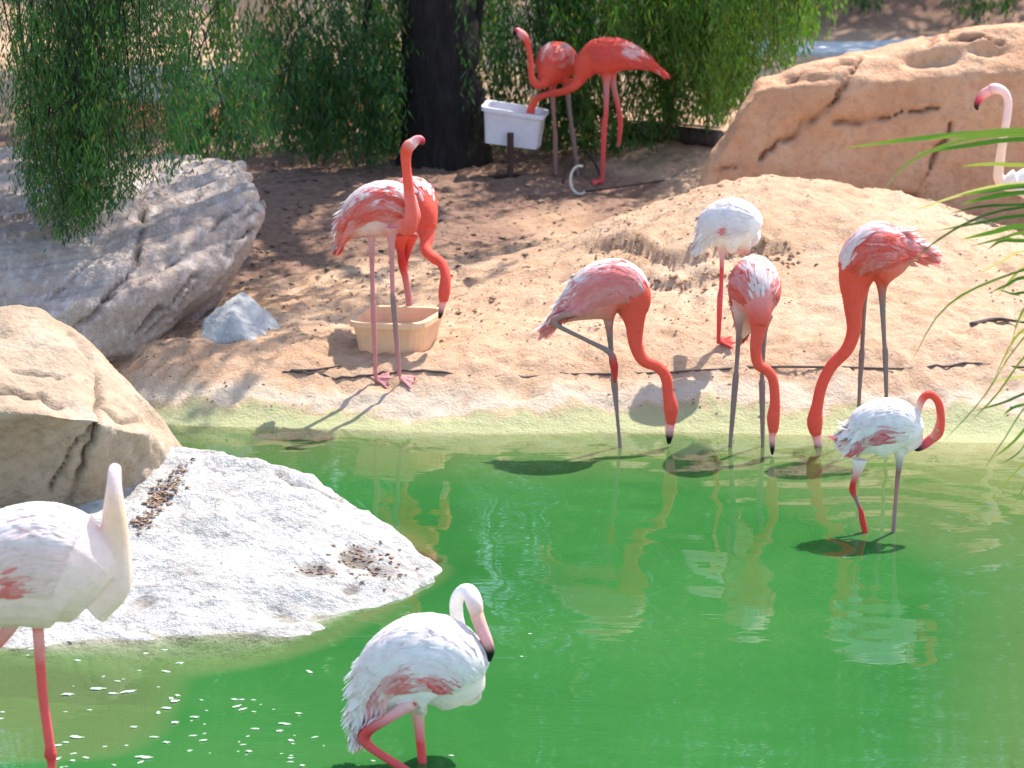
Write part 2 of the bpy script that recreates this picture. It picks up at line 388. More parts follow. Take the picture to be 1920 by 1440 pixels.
# ------------------------------------------------------------------ rocks
def densify(poly, step=2.0):
    p = np.array(poly, float); out = []
    for a, b in zip(p[:-1], p[1:]):
        n = max(2, int(np.linalg.norm(b - a) / step)); out.append(a + (b - a) * np.linspace(0, 1, n, endpoint=False)[:, None])
    return np.vstack(out + [p[-1:]])
def rock(name, hulls, mat, voxel=.018, smooth=8, amp=.05, freq=1.8, seed=1, cracks=(), dirs=None, label=None, cat='rock', group=None, dents=(), cave=None):
    mb = MB()
    for pts in hulls:
        bm = bmesh.new()
        for p in pts: bm.verts.new(p)
        r = bmesh.ops.convex_hull(bm, input=bm.verts)
        bmesh.ops.delete(bm, geom=list({e for e in r['geom_interior'] + r['geom_unused'] if isinstance(e, bmesh.types.BMVert)}), context='VERTS')
        bm.verts.index_update(); bm.normal_update()
        mb.add(([v.co.copy() for v in bm.verts], [[v.index for v in f.verts] for f in bm.faces])); bm.free()
    me = remesh(mb.V, mb.F, voxel, smooth)
    co = get_co(me).astype(float); no = get_no(me).astype(float)
    d = amp * fbm(co * freq, 4, seed) + amp * .35 * (1 - 2 * np.abs(fbm(co * freq * 2.2, 4, seed + 5)))
    if dirs is not None:
        s = co @ np.array(dirs[0]); k = fbm(np.stack([s * dirs[1], co[:, 2] * 1.5, s * 0], 1), 4, seed + 9); d += dirs[2] * k
    cr = np.zeros(len(co)); px = proj(co)
    front = no @ np.array((0, -CT, ST)) > -.1
    for poly, wpx, dep in cracks:
        pp = densify(poly); pp = pp + 5.5 * np.stack([fbm(np.stack([pp[:, 0] / 26, pp[:, 1] / 26, pp[:, 0] * 0 + k], 1), 3, seed + k) for k in (1, 2)], 1)
        box = (px[:, 0] > pp[:, 0].min() - 25) & (px[:, 0] < pp[:, 0].max() + 25) & (px[:, 1] > pp[:, 1].min() - 25) & (px[:, 1] < pp[:, 1].max() + 25) & front
        ii = np.where(box)[0]
        if len(ii) == 0: continue
        dd = np.sqrt(((px[ii, None, :] - pp[None]) ** 2).sum(-1)).min(1)
        ww = wpx * (.85 + .75 * fbm(co[ii] * 7, 3, seed + 3)); dep_k = dep * (.35 + .65 * sstep(-.5, .25, fbm(co[ii] * 4.5, 2, seed + 13))); g = np.exp(-(dd / np.maximum(ww, .6)) ** 2)
        d[ii] -= dep_k * g; cr[ii] = np.maximum(cr[ii], g * dep_k / dep)
    for (cu, cv, ru, rv, dep, dirt) in dents:
        g = np.exp(-(((px[:, 0] - cu) / ru) ** 2 + ((px[:, 1] - cv) / rv) ** 2) ** 1.5) * front
        g = g * (1 + .5 * fbm(co * 8, 3, seed + 4)); d -= dep * g; cr = np.maximum(cr, dirt * sstep(.25, .8, g + .25 * fbm(co * 25, 3, seed)))
    co = co + no * d[:, None]
    if cave:                                            # an undercut above the waterline: pushed back, its roof left standing
        top = np.interp(px[:, 0], [c[0] for c in cave], [c[1] for c in cave]) + 5 * fbm(co * 11, 3, seed + 6)
        g = sstep(-1, 7, px[:, 1] - top) * (px[:, 0] > cave[0][0]) * (px[:, 0] < cave[-1][0]) * (co[:, 2] > -.05) * (co[:, 1] < 10.95) * front
        co[:, 1] += g * (.10 + .12 * sstep(440, 560, px[:, 0]) + .06 * fbm(co * 7, 3, seed + 2)); co[:, 2] = np.where((g > .5) & (co[:, 2] < .01), co[:, 2] * .5, co[:, 2])
    me.vertices.foreach_set('co', co.astype(np.float32).ravel()); me.update()
    if cave:
        bm = bmesh.new(); bm.from_mesh(me); bm.verts.ensure_lookup_table()
        vs = [bm.verts[i] for i in np.where((px[:, 0] > 370) & (px[:, 0] < 690) & (px[:, 1] > 1070) & (px[:, 1] < 1230) & front)[0]]
        for _ in range(16): bmesh.ops.smooth_vert(bm, verts=vs, factor=.5, use_axis_x=True, use_axis_y=True, use_axis_z=True)
        bm.to_mesh(me); bm.free(); me.update()
    set_float(me, 'crack', np.clip(cr, 0, 1)); me.materials.clear(); me.materials.append(mat)
    me.polygons.foreach_set('use_smooth', np.full(len(me.polygons), True))
    o = link(name, me); return tag(o, label, cat, group)
def drop(p, z): return Vector((p.x, p.y, z))

wh_top = [P(-160, 1000, 11.2), P(150, 930, 11.5), P(318, 824, 11.62), P(430, 846, 11.5), P(560, 888, 11.36), P(690, 957, 11.22), P(780, 1030, 11.1), P(817, 1068, 10.98)]
wh_low = [PZ(-200, 1215, -.0), PZ(0, 1205, 0), PZ(230, 1192, 0), PZ(430, 1172, 0), PZ(640, 1165, 0), PZ(760, 1118, 0), PZ(822, 1078, 0)]
wh_sub = [PZ(-200, 1250, -.07), PZ(180, 1235, -.07), PZ(400, 1296, -.09), PZ(520, 1272, -.08), PZ(650, 1212, -.07), PZ(840, 1092, -.07)]
wh_base = [drop(p, -.75) + Vector((0, -.2, 0)) for p in wh_sub] + [Vector((-2.6, 12.4, -.7)), Vector((-.4, 11.7, -.7))]
white_rock = rock('rock', [wh_top + wh_low + wh_sub + wh_base], M['rock_white'], .016, 5, .028, 2.6, 3,
    cracks=[([(520, 893), (600, 930), (640, 945)], 3, .02), ([(700, 1035), (745, 1060), (790, 1085)], 3.5, .025), ([(560, 960), (610, 968)], 2.5, .012)],
    dents=[(560, 1150, 85, 26, .045, .12), (470, 1135, 50, 16, .02, 0), (672, 1045, 34, 24, .03, .95), (590, 1070, 34, 14, .02, .8), (270, 1125, 22, 16, .02, .6), (715, 1075, 30, 14, .015, .6), (660, 1105, 18, 9, .01, .8)],
    label='low pale grey white rock sloping down into the green water', cat='rock')
sub = [PZ(u, v, -.15) for u, v in ((-300, 1190), (60, 1205), (200, 1230), (285, 1268), (332, 1315), (348, 1365), (335, 1420), (300, 1465), (230, 1505), (-300, 1530))]
rock('rock', [sub + [drop(p, -.75) for p in sub]], M['rock_round'], .025, 4, .012, 2.0, 44, label='flat algae covered rock lying under the green water at the lower left')
rd = [(-160, 690), (-60, 600), (20, 572), (75, 582), (130, 622), (200, 695), (272, 775), (332, 838), (362, 900), (350, 965)]
ro = [P(u, v, 11.75 + .1 * i / 9) for i, (u, v) in enumerate(rd)]
ro += [P(-160, 790, 10.9), P(0, 775, 10.85), P(100, 777, 10.87), P(190, 787, 10.95), P(285, 815, 11.2)]
ro += [P(-160, 1030, 11.1), P(0, 1030, 11.1), P(120, 1030, 11.1), P(255, 1015, 11.15), P(320, 985, 11.35)]
ro += [drop(p, -.3) + Vector((0, .15, 0)) for p in (P(-160, 1030, 11.1), P(120, 1030, 11.1), P(300, 985, 11.35))]
ro += [P(u * .9, v + 60, 12.7) for u, v in rd[1:8]] + [Vector((-2.6, 12.7, -.2)), Vector((-1.6, 12.5, -.2))]
rock('boulder', [ro], M['rock_round'], .016, 9, .030, 1.7, 8,
    cracks=[([(130, 625), (165, 680), (195, 740), (190, 800), (150, 885), (130, 950)], 5, .045), ([(185, 800), (150, 840), (95, 930)], 3.5, .03), ([(0, 735), (70, 730), (120, 748)], 5, .03),
            ([(20, 690), (90, 690), (140, 697)], 3, .02), ([(195, 745), (230, 775), (270, 790)], 4, .02)],
    dents=[(60, 850, 110, 55, .05, 0), (255, 880, 60, 70, .05, 0)],
    label='big rounded brown boulder with a sunlit top at the left of the pond', cat='boulder')
sl = [P(485, 388, 14.95), P(462, 305, 15.45), P(470, 440, 14.7), P(440, 492, 14.5), P(330, 590, 14.2), P(245, 664, 13.95), P(150, 632, 13.7), P(0, 640, 13.2), P(-220, 640, 13.1),
      P(-220, 330, 15.4), P(0, 325, 15.6), P(200, 305, 15.8), P(360, 292, 15.75)]
sl2 = sl + [drop(p + Vector((-.42, .42, 0)), -.1) for p in sl]
top = [P(262, 398, 14.9), P(248, 500, 14.35), P(150, 600, 13.6), P(-220, 520, 13.3), P(-220, 290, 15.3), P(0, 300, 15.6), P(200, 290, 15.8), P(270, 330, 15.3)]
top2 = [p + Vector((0, 0, .05)) for p in top] + [drop(p, 0) for p in top]
rock('slab_rock', [sl2, top2], M['rock_slab'], .018, 2, .016, 2.2, 14,
    cracks=[([(262, 385), (270, 430), (247, 500), (200, 560), (140, 615)], 5, .06), ([(455, 395), (400, 430), (330, 490), (240, 560)], 3, .02), ([(180, 480), (90, 560)], 3, .025), ([(430, 330), (330, 395)], 3, .015), ([(472, 425), (390, 500), (300, 575), (205, 650)], 3.5, .03), ([(440, 470), (350, 550), (262, 625)], 3, .022), ([(470, 400), (420, 440)], 3, .02), ([(360, 330), (280, 380)], 3, .02)],
    dirs=((.75, -.66, 0), 15, .034), label='wide sloping grey slab of layered rock in the tree shade', cat='rock')
st = [P(370, 642, 14.05), P(378, 600, 14.15), P(420, 566, 14.35), P(455, 540, 14.5), P(485, 572, 14.5), P(520, 612, 14.35), P(548, 636, 14.25), P(470, 640, 14.0), P(430, 600, 14.1)]
rock('stone', [st + [drop(p + Vector((0, .1, 0)), 0) for p in st]], M['rock_grey'], .012, 4, .014, 4, 22,
     label='small pale grey wedge of stone at the foot of the sloping slab', cat='stone')
bo = [(1300, 385), (1312, 350), (1335, 288), (1395, 195), (1425, 155), (1500, 133), (1600, 112), (1700, 100), (1790, 62), (1880, 45), (1990, 50), (2150, 120), (2250, 260)]
fr_ = [P(u, v, 17.05 + (.0 if i < 4 else .15)) for i, (u, v) in enumerate(bo)]
fr_ += [P(1420, 172, 16.95), P(1600, 142, 16.97), P(1800, 135, 16.95), P(2000, 130, 16.9), P(2200, 250, 16.9)]
fr_ += [P(1295, 400, 16.95), P(1450, 440, 16.92), P(1700, 460, 16.9), P(2000, 470, 16.85), P(2300, 470, 16.9)]
fr_ = fr_ + [drop(p, -.1) for p in fr_[-5:]] + [P(u + 30, v - 10, 18.2) for u, v in bo[3:]] + [Vector((1.2, 18.2, 0)), Vector((4.5, 18.4, 0))]
rock('boulder', [fr_], M['rock_tan'], .018, 5, .036, 1.6, 29,
    cracks=[([(1612, 118), (1585, 168), (1532, 215), (1480, 255), (1420, 297)], 4.5, .05), ([(1598, 135), (1560, 190), (1500, 235)], 3, .03), ([(1565, 230), (1640, 226), (1700, 212), (1760, 206)], 4, .045),
            ([(1470, 145), (1530, 140), (1600, 125)], 3.5, .03), ([(1785, 235), (1762, 280), (1730, 345), (1705, 385)], 4.5, .045), ([(1735, 345), (1735, 400)], 3, .03), ([(1350, 320), (1380, 312)], 3, .03), ([(1740, 70), (1800, 66), (1880, 75)], 4, .04)],
    dents=[(1685, 395, 48, 28, .18, .35), (1745, 103, 55, 14, .06, .0), (1850, 90, 35, 12, .05, 0), (1500, 152, 55, 7, .03, 0)],
    label='large orange tan boulder with dark cracks behind the sandy mound', cat='boulder')

# ------------------------------------------------------------------ water (opacity follows its real depth over floor and rocks)
bvhs = [BVHTree.FromPolygons([tuple(v) for v in get_co(o.data)], [tuple(p.vertices) for p in o.data.polygons]) for o in COL.objects
        if o.type == 'MESH' and o.get('category') in ('rock', 'boulder') and o.location.y < 14]
wx = axis(-9, 9, [(-2.6, 2.7, .04)]); wy = axis(1.5, 15.5, [(7.6, 14.2, .03)])
X, Y = np.meshgrid(wx, wy); wxs, wys = X.ravel(), Y.ravel(); n_x, n_y = len(wx), len(wy)
idx = np.arange(n_x * n_y).reshape(n_y, n_x)
quads = np.stack([idx[:-1, :-1], idx[:-1, 1:], idx[1:, 1:], idx[1:, :-1]], -1).reshape(-1, 4)
dep = -terrain(wxs, wys)
for i in np.where((wxs < .2) & (wys > 7.6) & (wys < 12.8) & (wxs > -3.2))[0]:
    for b in bvhs[:3]:
        h = b.ray_cast(Vector((wxs[i], wys[i], .9)), Vector((0, 0, -1)))
        if h[0] is not None: dep[i] = min(dep[i], -h[0].z)
dg_ = dep.reshape(n_y, n_x)
for _ in range(10): dg_[1:-1, 1:-1] = np.where(wys.reshape(n_y, n_x)[1:-1, 1:-1] < 11, (dg_[:-2, 1:-1] + dg_[2:, 1:-1] + dg_[1:-1, :-2] + dg_[1:-1, 2:] + 2 * dg_[1:-1, 1:-1]) / 6, dg_[1:-1, 1:-1])
dep = dg_.ravel()
wme = make_mesh('water', np.stack([wxs, wys, wxs * 0], 1), quads, M['water'])
set_float(wme, 'depth', np.clip(dep, 0, 2)); tag(link('water', wme), kind='structure')

# ------------------------------------------------------------------ trees
def leaves(root, direction, length, width, rng, colr, curl=.0):
    """diamond leaf per row"""
    n = len(root); d = direction / (np.linalg.norm(direction, axis=1)[:, None] + 1e-9)
    s = np.cross(d, rng.normal(size=(n, 3))); s /= np.linalg.norm(s, axis=1)[:, None] + 1e-9
    nn = np.cross(d, s); L = length[:, None]; W = width[:, None]
    V = np.empty((n, 4, 3)); V[:, 0] = root; V[:, 1] = root + d * L * .45 + s * W * .5 + nn * L * curl
    V[:, 2] = root + d * L; V[:, 3] = root + d * L * .45 - s * W * .5 + nn * L * curl
    return V.reshape(-1, 3), np.repeat(colr, 4, axis=0)
def strand_leaves(tops, bots, rng, per_m=55, ll=(.045, .085), lw=(.009, .016), pal=((.02, .065, .015), (.06, .15, .03)), shade=None):
    V, C = [], []
    for (a, b) in zip(tops, bots):
        L = np.linalg.norm(b - a); n = int(L * per_m)
        if n < 3: continue
        t = np.sort(rng.random(n)); sway = rng.normal(0, .05, 3); sway[2] = 0
        p = a + (b - a) * t[:, None] + np.sin(t * 3.1)[:, None] * sway + rng.normal(0, .022, (n, 3))
        az = rng.random(n) * 6.283; out = rng.random(n) * .8 + .15
        d = np.stack([np.cos(az) * out, np.sin(az) * out, -np.ones(n)], 1)
        k = np.clip(rng.normal(.45, .25) + rng.normal(0, .15, n), 0, 1)[:, None]
        c = np.array(pal[0]) * (1 - k) + np.array(pal[1]) * k
        odd = rng.random(n) < .05; c[odd] = np.array((.20, .16, .045)) * rng.uniform(.6, 1.3, (odd.sum(), 1))
        v, cc = leaves(p, d, rng.uniform(*ll, n), rng.uniform(*lw, n), rng, c); V.append(v); C.append(cc)
    return np.vstack(V), np.vstack(C)
def leaf_mesh(name, V, C, mat, parent):
    q = np.arange(len(V)).reshape(-1, 4); o = link(name, make_mesh(name, V, q, mat, C, False), parent); o['kind'] = 'stuff'; return o
def limb_tube(mb, pts, r, seg=10):
    c = catmull(np.array([tuple(p) for p in pts]), 8 * (len(pts) - 1)); rr = np.interp(np.linspace(0, 1, len(c)), np.linspace(0, 1, len(r)), r)
    c = c + .25 * rr[:, None] * np.stack([fbm(c * 2.2, 2, 60 + k) for k in range(3)], 1)
    return mb.add(loft(c, rr * (1 + .12 * fbm(c * 5, 2, 71)), seg=seg))

rng = np.random.default_rng(21)
tb = G(828, 300); tb.z -= .15
pep = empty('pepper_tree', tb, 'weeping pepper tree with a dark trunk and hanging green curtains over the bank', 'tree')
mb = MB(); top_p = tb + Vector((-.1, .1, 2.0))
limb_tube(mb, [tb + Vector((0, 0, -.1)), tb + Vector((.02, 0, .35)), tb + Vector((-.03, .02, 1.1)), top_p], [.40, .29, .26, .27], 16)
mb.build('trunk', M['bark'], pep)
for az, ln, h in ((2.6, 3.0, 3.0), (3.9, 2.6, 2.6), (5.4, 2.4, 3.0), (.5, 2.0, 2.8), (1.5, 2.4, 3.2), (4.6, 2.9, 3.6)):
    mb = MB(); e = top_p + Vector((math.cos(az) * ln, math.sin(az) * ln, h * .75))
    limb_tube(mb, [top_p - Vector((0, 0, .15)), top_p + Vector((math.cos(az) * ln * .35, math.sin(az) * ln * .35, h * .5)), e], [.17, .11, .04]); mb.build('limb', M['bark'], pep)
for (u0, v0, u1, v1, Y0) in ((700, 0, 640, 150, 19.2), (905, 20, 860, 150, 19.3)):
    mb = MB(); mb.tube([P(u0, v0 - 60, Y0), P((u0 + u1) / 2 + 8, (v0 + v1) / 2, Y0), P(u1, v1, Y0)], [.03, .02, .012]); mb.build('branch', M['bark'], pep)
DK = ((.014, .055, .020), (.048, .13, .032)); MD = ((.02, .065, .014), (.065, .155, .026)); LT = ((.035, .10, .016), (.12, .23, .035))  # leaf greens; on the pepper tree they paint in shaded and sunlit curtains
TW = []
def curtain(n, urange, Yr, prof, pal, hang=(.9, 2.2), dens=55, jit=28, skip=None, tuft=17, **kw):
    A, B = [], []; pr = np.array(prof, float); tries = 0
    cl = [(rng.uniform(*urange), rng.uniform(*Yr)) for _ in range(max(6, n // 9))]     # strands gather in tufts
    while len(A) < n and tries < n * 20:
        tries += 1; cu, cy = cl[rng.integers(len(cl))]; u = cu + rng.normal(0, tuft); Yd = cy + rng.normal(0, .15)
        v = np.interp(u, pr[:, 0], pr[:, 1]) - abs(rng.normal(0, jit)) - (rng.random() < .35) * rng.uniform(0, 170)
        if skip and skip(u, v): continue
        b = np.array(P(u, v, Yd)); L = rng.uniform(*hang)
        if b[2] < .02: b[2] = rng.uniform(.02, .3)
        a = b + np.array((rng.normal(0, .10), rng.normal(0, .10), L)); A.append(a); B.append(b)
    TW.extend(list(zip(A, B))[::7]); return strand_leaves(A, B, rng, dens, pal=pal, **kw)
Vs, Cs = [], []
def add(vc): Vs.append(vc[0]); Cs.append(vc[1])
# the left curtain in front of the slab
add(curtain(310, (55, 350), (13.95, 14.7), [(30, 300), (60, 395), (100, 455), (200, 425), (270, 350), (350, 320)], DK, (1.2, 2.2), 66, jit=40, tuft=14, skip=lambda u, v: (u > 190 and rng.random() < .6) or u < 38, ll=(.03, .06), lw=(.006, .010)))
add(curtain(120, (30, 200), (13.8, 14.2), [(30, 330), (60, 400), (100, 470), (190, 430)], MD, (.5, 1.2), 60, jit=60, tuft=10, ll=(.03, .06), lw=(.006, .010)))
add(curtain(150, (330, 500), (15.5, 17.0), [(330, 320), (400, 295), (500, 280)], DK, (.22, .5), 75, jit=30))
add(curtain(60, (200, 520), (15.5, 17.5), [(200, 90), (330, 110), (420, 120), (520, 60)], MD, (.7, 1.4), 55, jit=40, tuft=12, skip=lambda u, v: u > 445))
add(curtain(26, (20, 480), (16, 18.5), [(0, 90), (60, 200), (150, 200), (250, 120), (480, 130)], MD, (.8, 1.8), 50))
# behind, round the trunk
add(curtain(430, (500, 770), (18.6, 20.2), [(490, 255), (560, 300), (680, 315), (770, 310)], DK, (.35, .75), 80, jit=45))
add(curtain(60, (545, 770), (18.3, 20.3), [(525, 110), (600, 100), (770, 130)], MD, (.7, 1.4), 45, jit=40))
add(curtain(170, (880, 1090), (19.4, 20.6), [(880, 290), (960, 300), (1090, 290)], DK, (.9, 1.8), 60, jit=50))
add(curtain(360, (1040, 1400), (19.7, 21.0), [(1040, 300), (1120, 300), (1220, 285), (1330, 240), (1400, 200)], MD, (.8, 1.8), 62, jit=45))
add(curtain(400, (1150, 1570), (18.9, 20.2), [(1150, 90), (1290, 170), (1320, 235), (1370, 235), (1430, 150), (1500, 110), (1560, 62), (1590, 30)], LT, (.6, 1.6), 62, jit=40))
add(curtain(60, (1060, 1260), (19.2, 19.6), [(1060, 280), (1260, 285)], MD, (.2, .5), 80, jit=14))
# crown above the frame, shaped so its shadow covers the bank; mirrored in the water
SHADE = [(-500, 250), (-500, 690), (100, 690), (330, 660), (480, 625), (620, 585), (760, 545), (860, 515), (1000, 470), (1150, 415), (1310, 352), (1330, 285), (1180, 250), (900, 250)]
shp = np.array([tuple(PZ(u, v, .35))[:2] for u, v in SHADE])
def inside(x, y, poly):
    r = np.zeros(len(x), bool); j = len(poly) - 1
    for i in range(len(poly)):
        xi, yi = poly[i]; xj, yj = poly[j]
        r ^= ((yi > y) != (yj > y)) & (x < (xj - xi) * (y - yi) / (yj - yi + 1e-12) + xi); j = i
    return r
nC = 3400; ang = rng.random(nC) * 6.283; rad = np.sqrt(rng.random(nC)) * 4.7      # a lopsided dome, heavy towards the pond on the left
cx, cy = tb.x - .3 + np.cos(ang) * rad, tb.y - 1.4 + np.sin(ang) * rad
zt = 2.9 + 3.4 * np.sqrt(np.clip(1 - (rad / 5.0) ** 2, 0, 1)) + rng.normal(0, .3, nC)
lowz = np.maximum(zt - rng.uniform(.7, 1.9, nC), 2.05); zm = (zt + lowz) / 2 - .35
sx, sy = cx - zm * to_sun.x / to_sun.z, cy - zm * to_sun.y / to_sun.z
jx, jy = rng.normal(0, .16, nC), rng.normal(0, .16, nC)
keep = (inside(sx + jx, sy + jy, shp) | (sy > 19.3)) & (fbm(np.stack([sx * 1.3, sy * 1.3, sx * 0], 1), 3, 88) > np.where(sx < -1.1, -.62, -.3))
cx, cy, zt, lowz = cx[keep], cy[keep], zt[keep], lowz[keep]
A = np.stack([cx, cy, zt], 1); B = np.stack([cx + rng.normal(0, .12, len(cx)), cy + rng.normal(0, .12, len(cx)), lowz], 1)
add(strand_leaves(A, B, rng, 26, (.10, .17), (.03, .045), MD))
leaf_mesh('crown', np.vstack(Vs), np.vstack(Cs), M['leaf'], pep)
mb = MB()
for a, b in TW:
    m_ = (a + b) / 2 + rng.normal(0, .05, 3); mb.tube([a + rng.normal(0, .12, 3), m_, b + (a - b) * .12], [.0045, .003, .002], 4, 7)
mb.build('hanging_twigs', M['bark'], pep)['kind'] = 'stuff'

def back_tree(x, y, h, r, n, pal, label, group, trunk_r=.18, bark='bark', base=1.6, name='tree'):
    z0 = ground(x, y); t = empty(name, (x, y, z0), label, 'tree', group)
    mb = MB(); limb_tube(mb, [Vector((x, y, z0 - .2)), Vector((x + .1, y, z0 + h * .3)), Vector((x - .1, y, z0 + h * .75))], [trunk_r * 1.3, trunk_r, trunk_r * .4]); mb.build('trunk', M[bark], t)
    k = 70; c = rng.normal(0, 1, (k, 3)); c /= np.linalg.norm(c, axis=1)[:, None]; c *= (rng.random(k) ** .4)[:, None]
    ctr = np.array((x, y, z0 + base + (h - base) * .5)); c = ctr + c * np.array((r, r, (h - base) * .5))
    ci = rng.integers(0, k, n); p = c[ci] + rng.normal(0, r * .16, (n, 3)); p[:, 2] = np.maximum(p[:, 2], z0 + base * .8)
    d = rng.normal(0, .6, (n, 3)); d[:, 2] -= .8; kk = np.clip(rng.normal(.5, .25, k)[ci] + rng.normal(0, .12, n), 0, 1)[:, None]
    v, cc = leaves(p, d, rng.uniform(.14, .26, n), rng.uniform(.05, .09, n), rng, np.array(pal[0]) * (1 - kk) + np.array(pal[1]) * kk)
    leaf_mesh('crown', v, cc, M['leaf'], t); return t
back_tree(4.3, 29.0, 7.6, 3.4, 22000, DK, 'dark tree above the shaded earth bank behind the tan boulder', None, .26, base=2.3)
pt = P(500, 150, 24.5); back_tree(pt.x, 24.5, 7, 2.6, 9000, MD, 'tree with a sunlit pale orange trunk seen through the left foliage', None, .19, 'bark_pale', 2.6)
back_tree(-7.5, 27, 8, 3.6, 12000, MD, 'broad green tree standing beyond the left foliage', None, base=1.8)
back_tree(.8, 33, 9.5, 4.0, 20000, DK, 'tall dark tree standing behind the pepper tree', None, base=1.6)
back_tree(-4, 34, 8.5, 3.4, 10000, MD, 'mid green tree standing far behind the left foliage', None, base=1.6)
# strands of the bank tree that dip into the top right of the picture
A, B = [], []
for (u, v) in [(rng.uniform(1590, 1665), rng.uniform(2, 22)) for _ in range(16)] + [(rng.uniform(1770, 1900), rng.uniform(5, 42)) for _ in range(26)]:
    b = np.array(P(u, v, 26.5)); A.append(b + np.array((0, 0, 1.2))); B.append(b)
v_, c_ = strand_leaves(A, B, rng, 50, (.06, .1), (.015, .025), MD)
leaf_mesh('hanging_twigs', v_, c_, M['leaf'], [o for o in COL.objects if o.name == 'tree'][0])

# ------------------------------------------------------------------ flamingos
C_ = dict(coral=(.82, .108, .068), deep=(.62, .045, .030), pink=(.82, .36, .34), pale=(.88, .66, .63), white=(.90, .84, .82), cream=(.92, .69, .52),
          grey=(.30, .205, .185), red=(.62, .055, .045), hot=(.80, .115, .11), rose=(.66, .07, .11), black=(.015, .012, .014), peach=(.80, .40, .26), blush=(.92, .69, .62), apricot=(.90, .62, .43), tarsus=(.42, .22, .19), pinkleg=(.62, .26, .25))
def col(c): return np.array(C_[c] if isinstance(c, str) else c)
def bird(label, Yb, body, neck, beak, legs, style, heading=(1, 0, 0), wfac=.78, voxel=.0046, feath=150, eye=None, feet=(), group='flamingos at the pond', fl=(.06, .11), wing_t=(.12, .80), patches=()):
    """body/neck/legs: lists of (u, v, radius_px, colour[, dy]) given on the bird's own upright plane at distance Yb"""
    Hd = Vector(heading).normalized(); Lat = np.array((-Hd.y, Hd.x, 0))
    def pt(q): return P(q[0], q[1], Yb + (q[4] if len(q) > 4 else 0))
    mb = MB(); S, SR, SCol = [], [], []
    def element(lst, n, wf, L, seg, store=True, grow=1.):
        rows = []
        for q_ in lst:
            p = pt(q_); rows.append([*p, q_[2] * mpp(p) * grow, *col(q_[3])])
        c = catmull(rows, n); c[:, 3] = np.maximum(c[:, 3], .0025); c[:, 4:] = np.clip(c[:, 4:], .004, 1)
        mb.add(loft(c[:, :3], c[:, 3], wf, L, seg)); S.append(c[:, :3]); SR.append(c[:, 3]); SCol.append(c[:, 4:]); return c
    bc = element(body, 30, wfac, Lat, 22)
    element(neck, 8 * len(neck), .92, Lat, 14, grow=.93)
    lows = []
    for lg in legs:
        element(lg, 24 * len(lg), 1, None, 12, grow=.98); lows.append(pt(lg[-1]))
    for fi in feet:                                   # webbed foot: three toes and a web
        p = pt(legs[fi][-1]); p.z = ground(p.x, p.y) + .012; c = legs[fi][-1][3]; tips = []
        for a in (-.55, 0, .55):
            d = Vector((Hd.x * math.cos(a) - Hd.y * math.sin(a), Hd.x * math.sin(a) + Hd.y * math.cos(a), 0)); e = p + d * .085; e.z = ground(e.x, e.y) + .009; tips.append(e)
            cc = np.array([tuple(p + Vector((0, 0, .008))), tuple((p + e) / 2 + Vector((0, 0, .006))), tuple(e)])
            cc = catmull(cc, 7); mb.add(loft(cc, np.linspace(.009, .005, 7), seg=8)); S.append(cc); SR.append(np.full(7, .008)); SCol.append(np.tile(col(c), (7, 1)))
        w_ = [p + Vector((0, 0, .010))] + [p + (t - p) * .85 + Vector((0, 0, .004)) for t in tips]
        bot = [x - Vector((0, 0, .008)) for x in w_]
        mb.add((w_ + bot, [(0, 1, 2), (0, 2, 3), (4, 6, 5), (4, 7, 6), (0, 4, 5, 1), (1, 5, 6, 2), (2, 6, 7, 3), (3, 7, 4, 0)]))
    me = remesh(mb.V, mb.F, voxel, 4, .45)
    co = get_co(me).astype(float)
    S = np.vstack(S); SR = np.concatenate(SR); SCol = np.vstack(SCol); out = np.empty((len(co), 3))
    for i in range(0, len(co), 4000):
        dd = np.sqrt(((co[i:i + 4000, None] - S[None]) ** 2).sum(-1)) / SR[None]
        wgt = 1 / (dd ** 6 + .02) ; wgt *= dd < dd.min(1, keepdims=True) * 1.6 + .05
        out[i:i + 4000] = (wgt[..., None] * SCol[None]).sum(1) / wgt.sum(1)[:, None]
    set_col(me, out); me.materials.clear(); me.materials.append(M['plume']); me.polygons.foreach_set('use_smooth', np.full(len(me.polygons), True))
    base = pt(legs[0][-1]); zb = min(l.z for l in lows)
    root = empty('flamingo', (base.x, base.y, zb), label, 'flamingo', group)
    link('body', me, root)
    # beak: thick, bent down, dark tip
    rows = []
    for q_ in beak: p = pt(q_); rows.append([*p, q_[2] * mpp(p), *col(q_[3])])
    c = catmull(rows, 6 * len(rows)); c[:, 3] = np.maximum(c[:, 3], .002); V, Fc = loft(c[:, :3], c[:, 3], .75, Lat, 10)
    link('beak', make_mesh('beak', V, Fc, M['beak'], np.clip(np.repeat(c[:, 4:], 10, 0), .004, 1)), root)
    if eye:
        for s in (-1, 1):
            p = pt((eye[0], eye[1], 0, 0, eye[2] if len(eye) > 2 else 0)); rr = .0075
            q0 = p + Vector(Lat) * s * (eye[3] if len(eye) > 3 else .016)
            bm = bmesh.new(); bmesh.ops.create_uvsphere(bm, u_segments=10, v_segments=6, radius=rr, matrix=Matrix.Translation(q0)); em = bpy.data.meshes.new('eye'); bm.to_mesh(em); bm.free(); em.materials.append(M['eye']); link('eye', em, root)
    # wings: overlapping feathers that follow the body
    bv = BVHTree.FromPolygons([tuple(v) for v in co], [tuple(p.vertices) for p in me.polygons])
    Tn = np.gradient(bc[:, :3], axis=0); Tn /= np.linalg.norm(Tn, axis=1)[:, None]
    r_ = Blend(sum(map(ord, label)) % 9973)
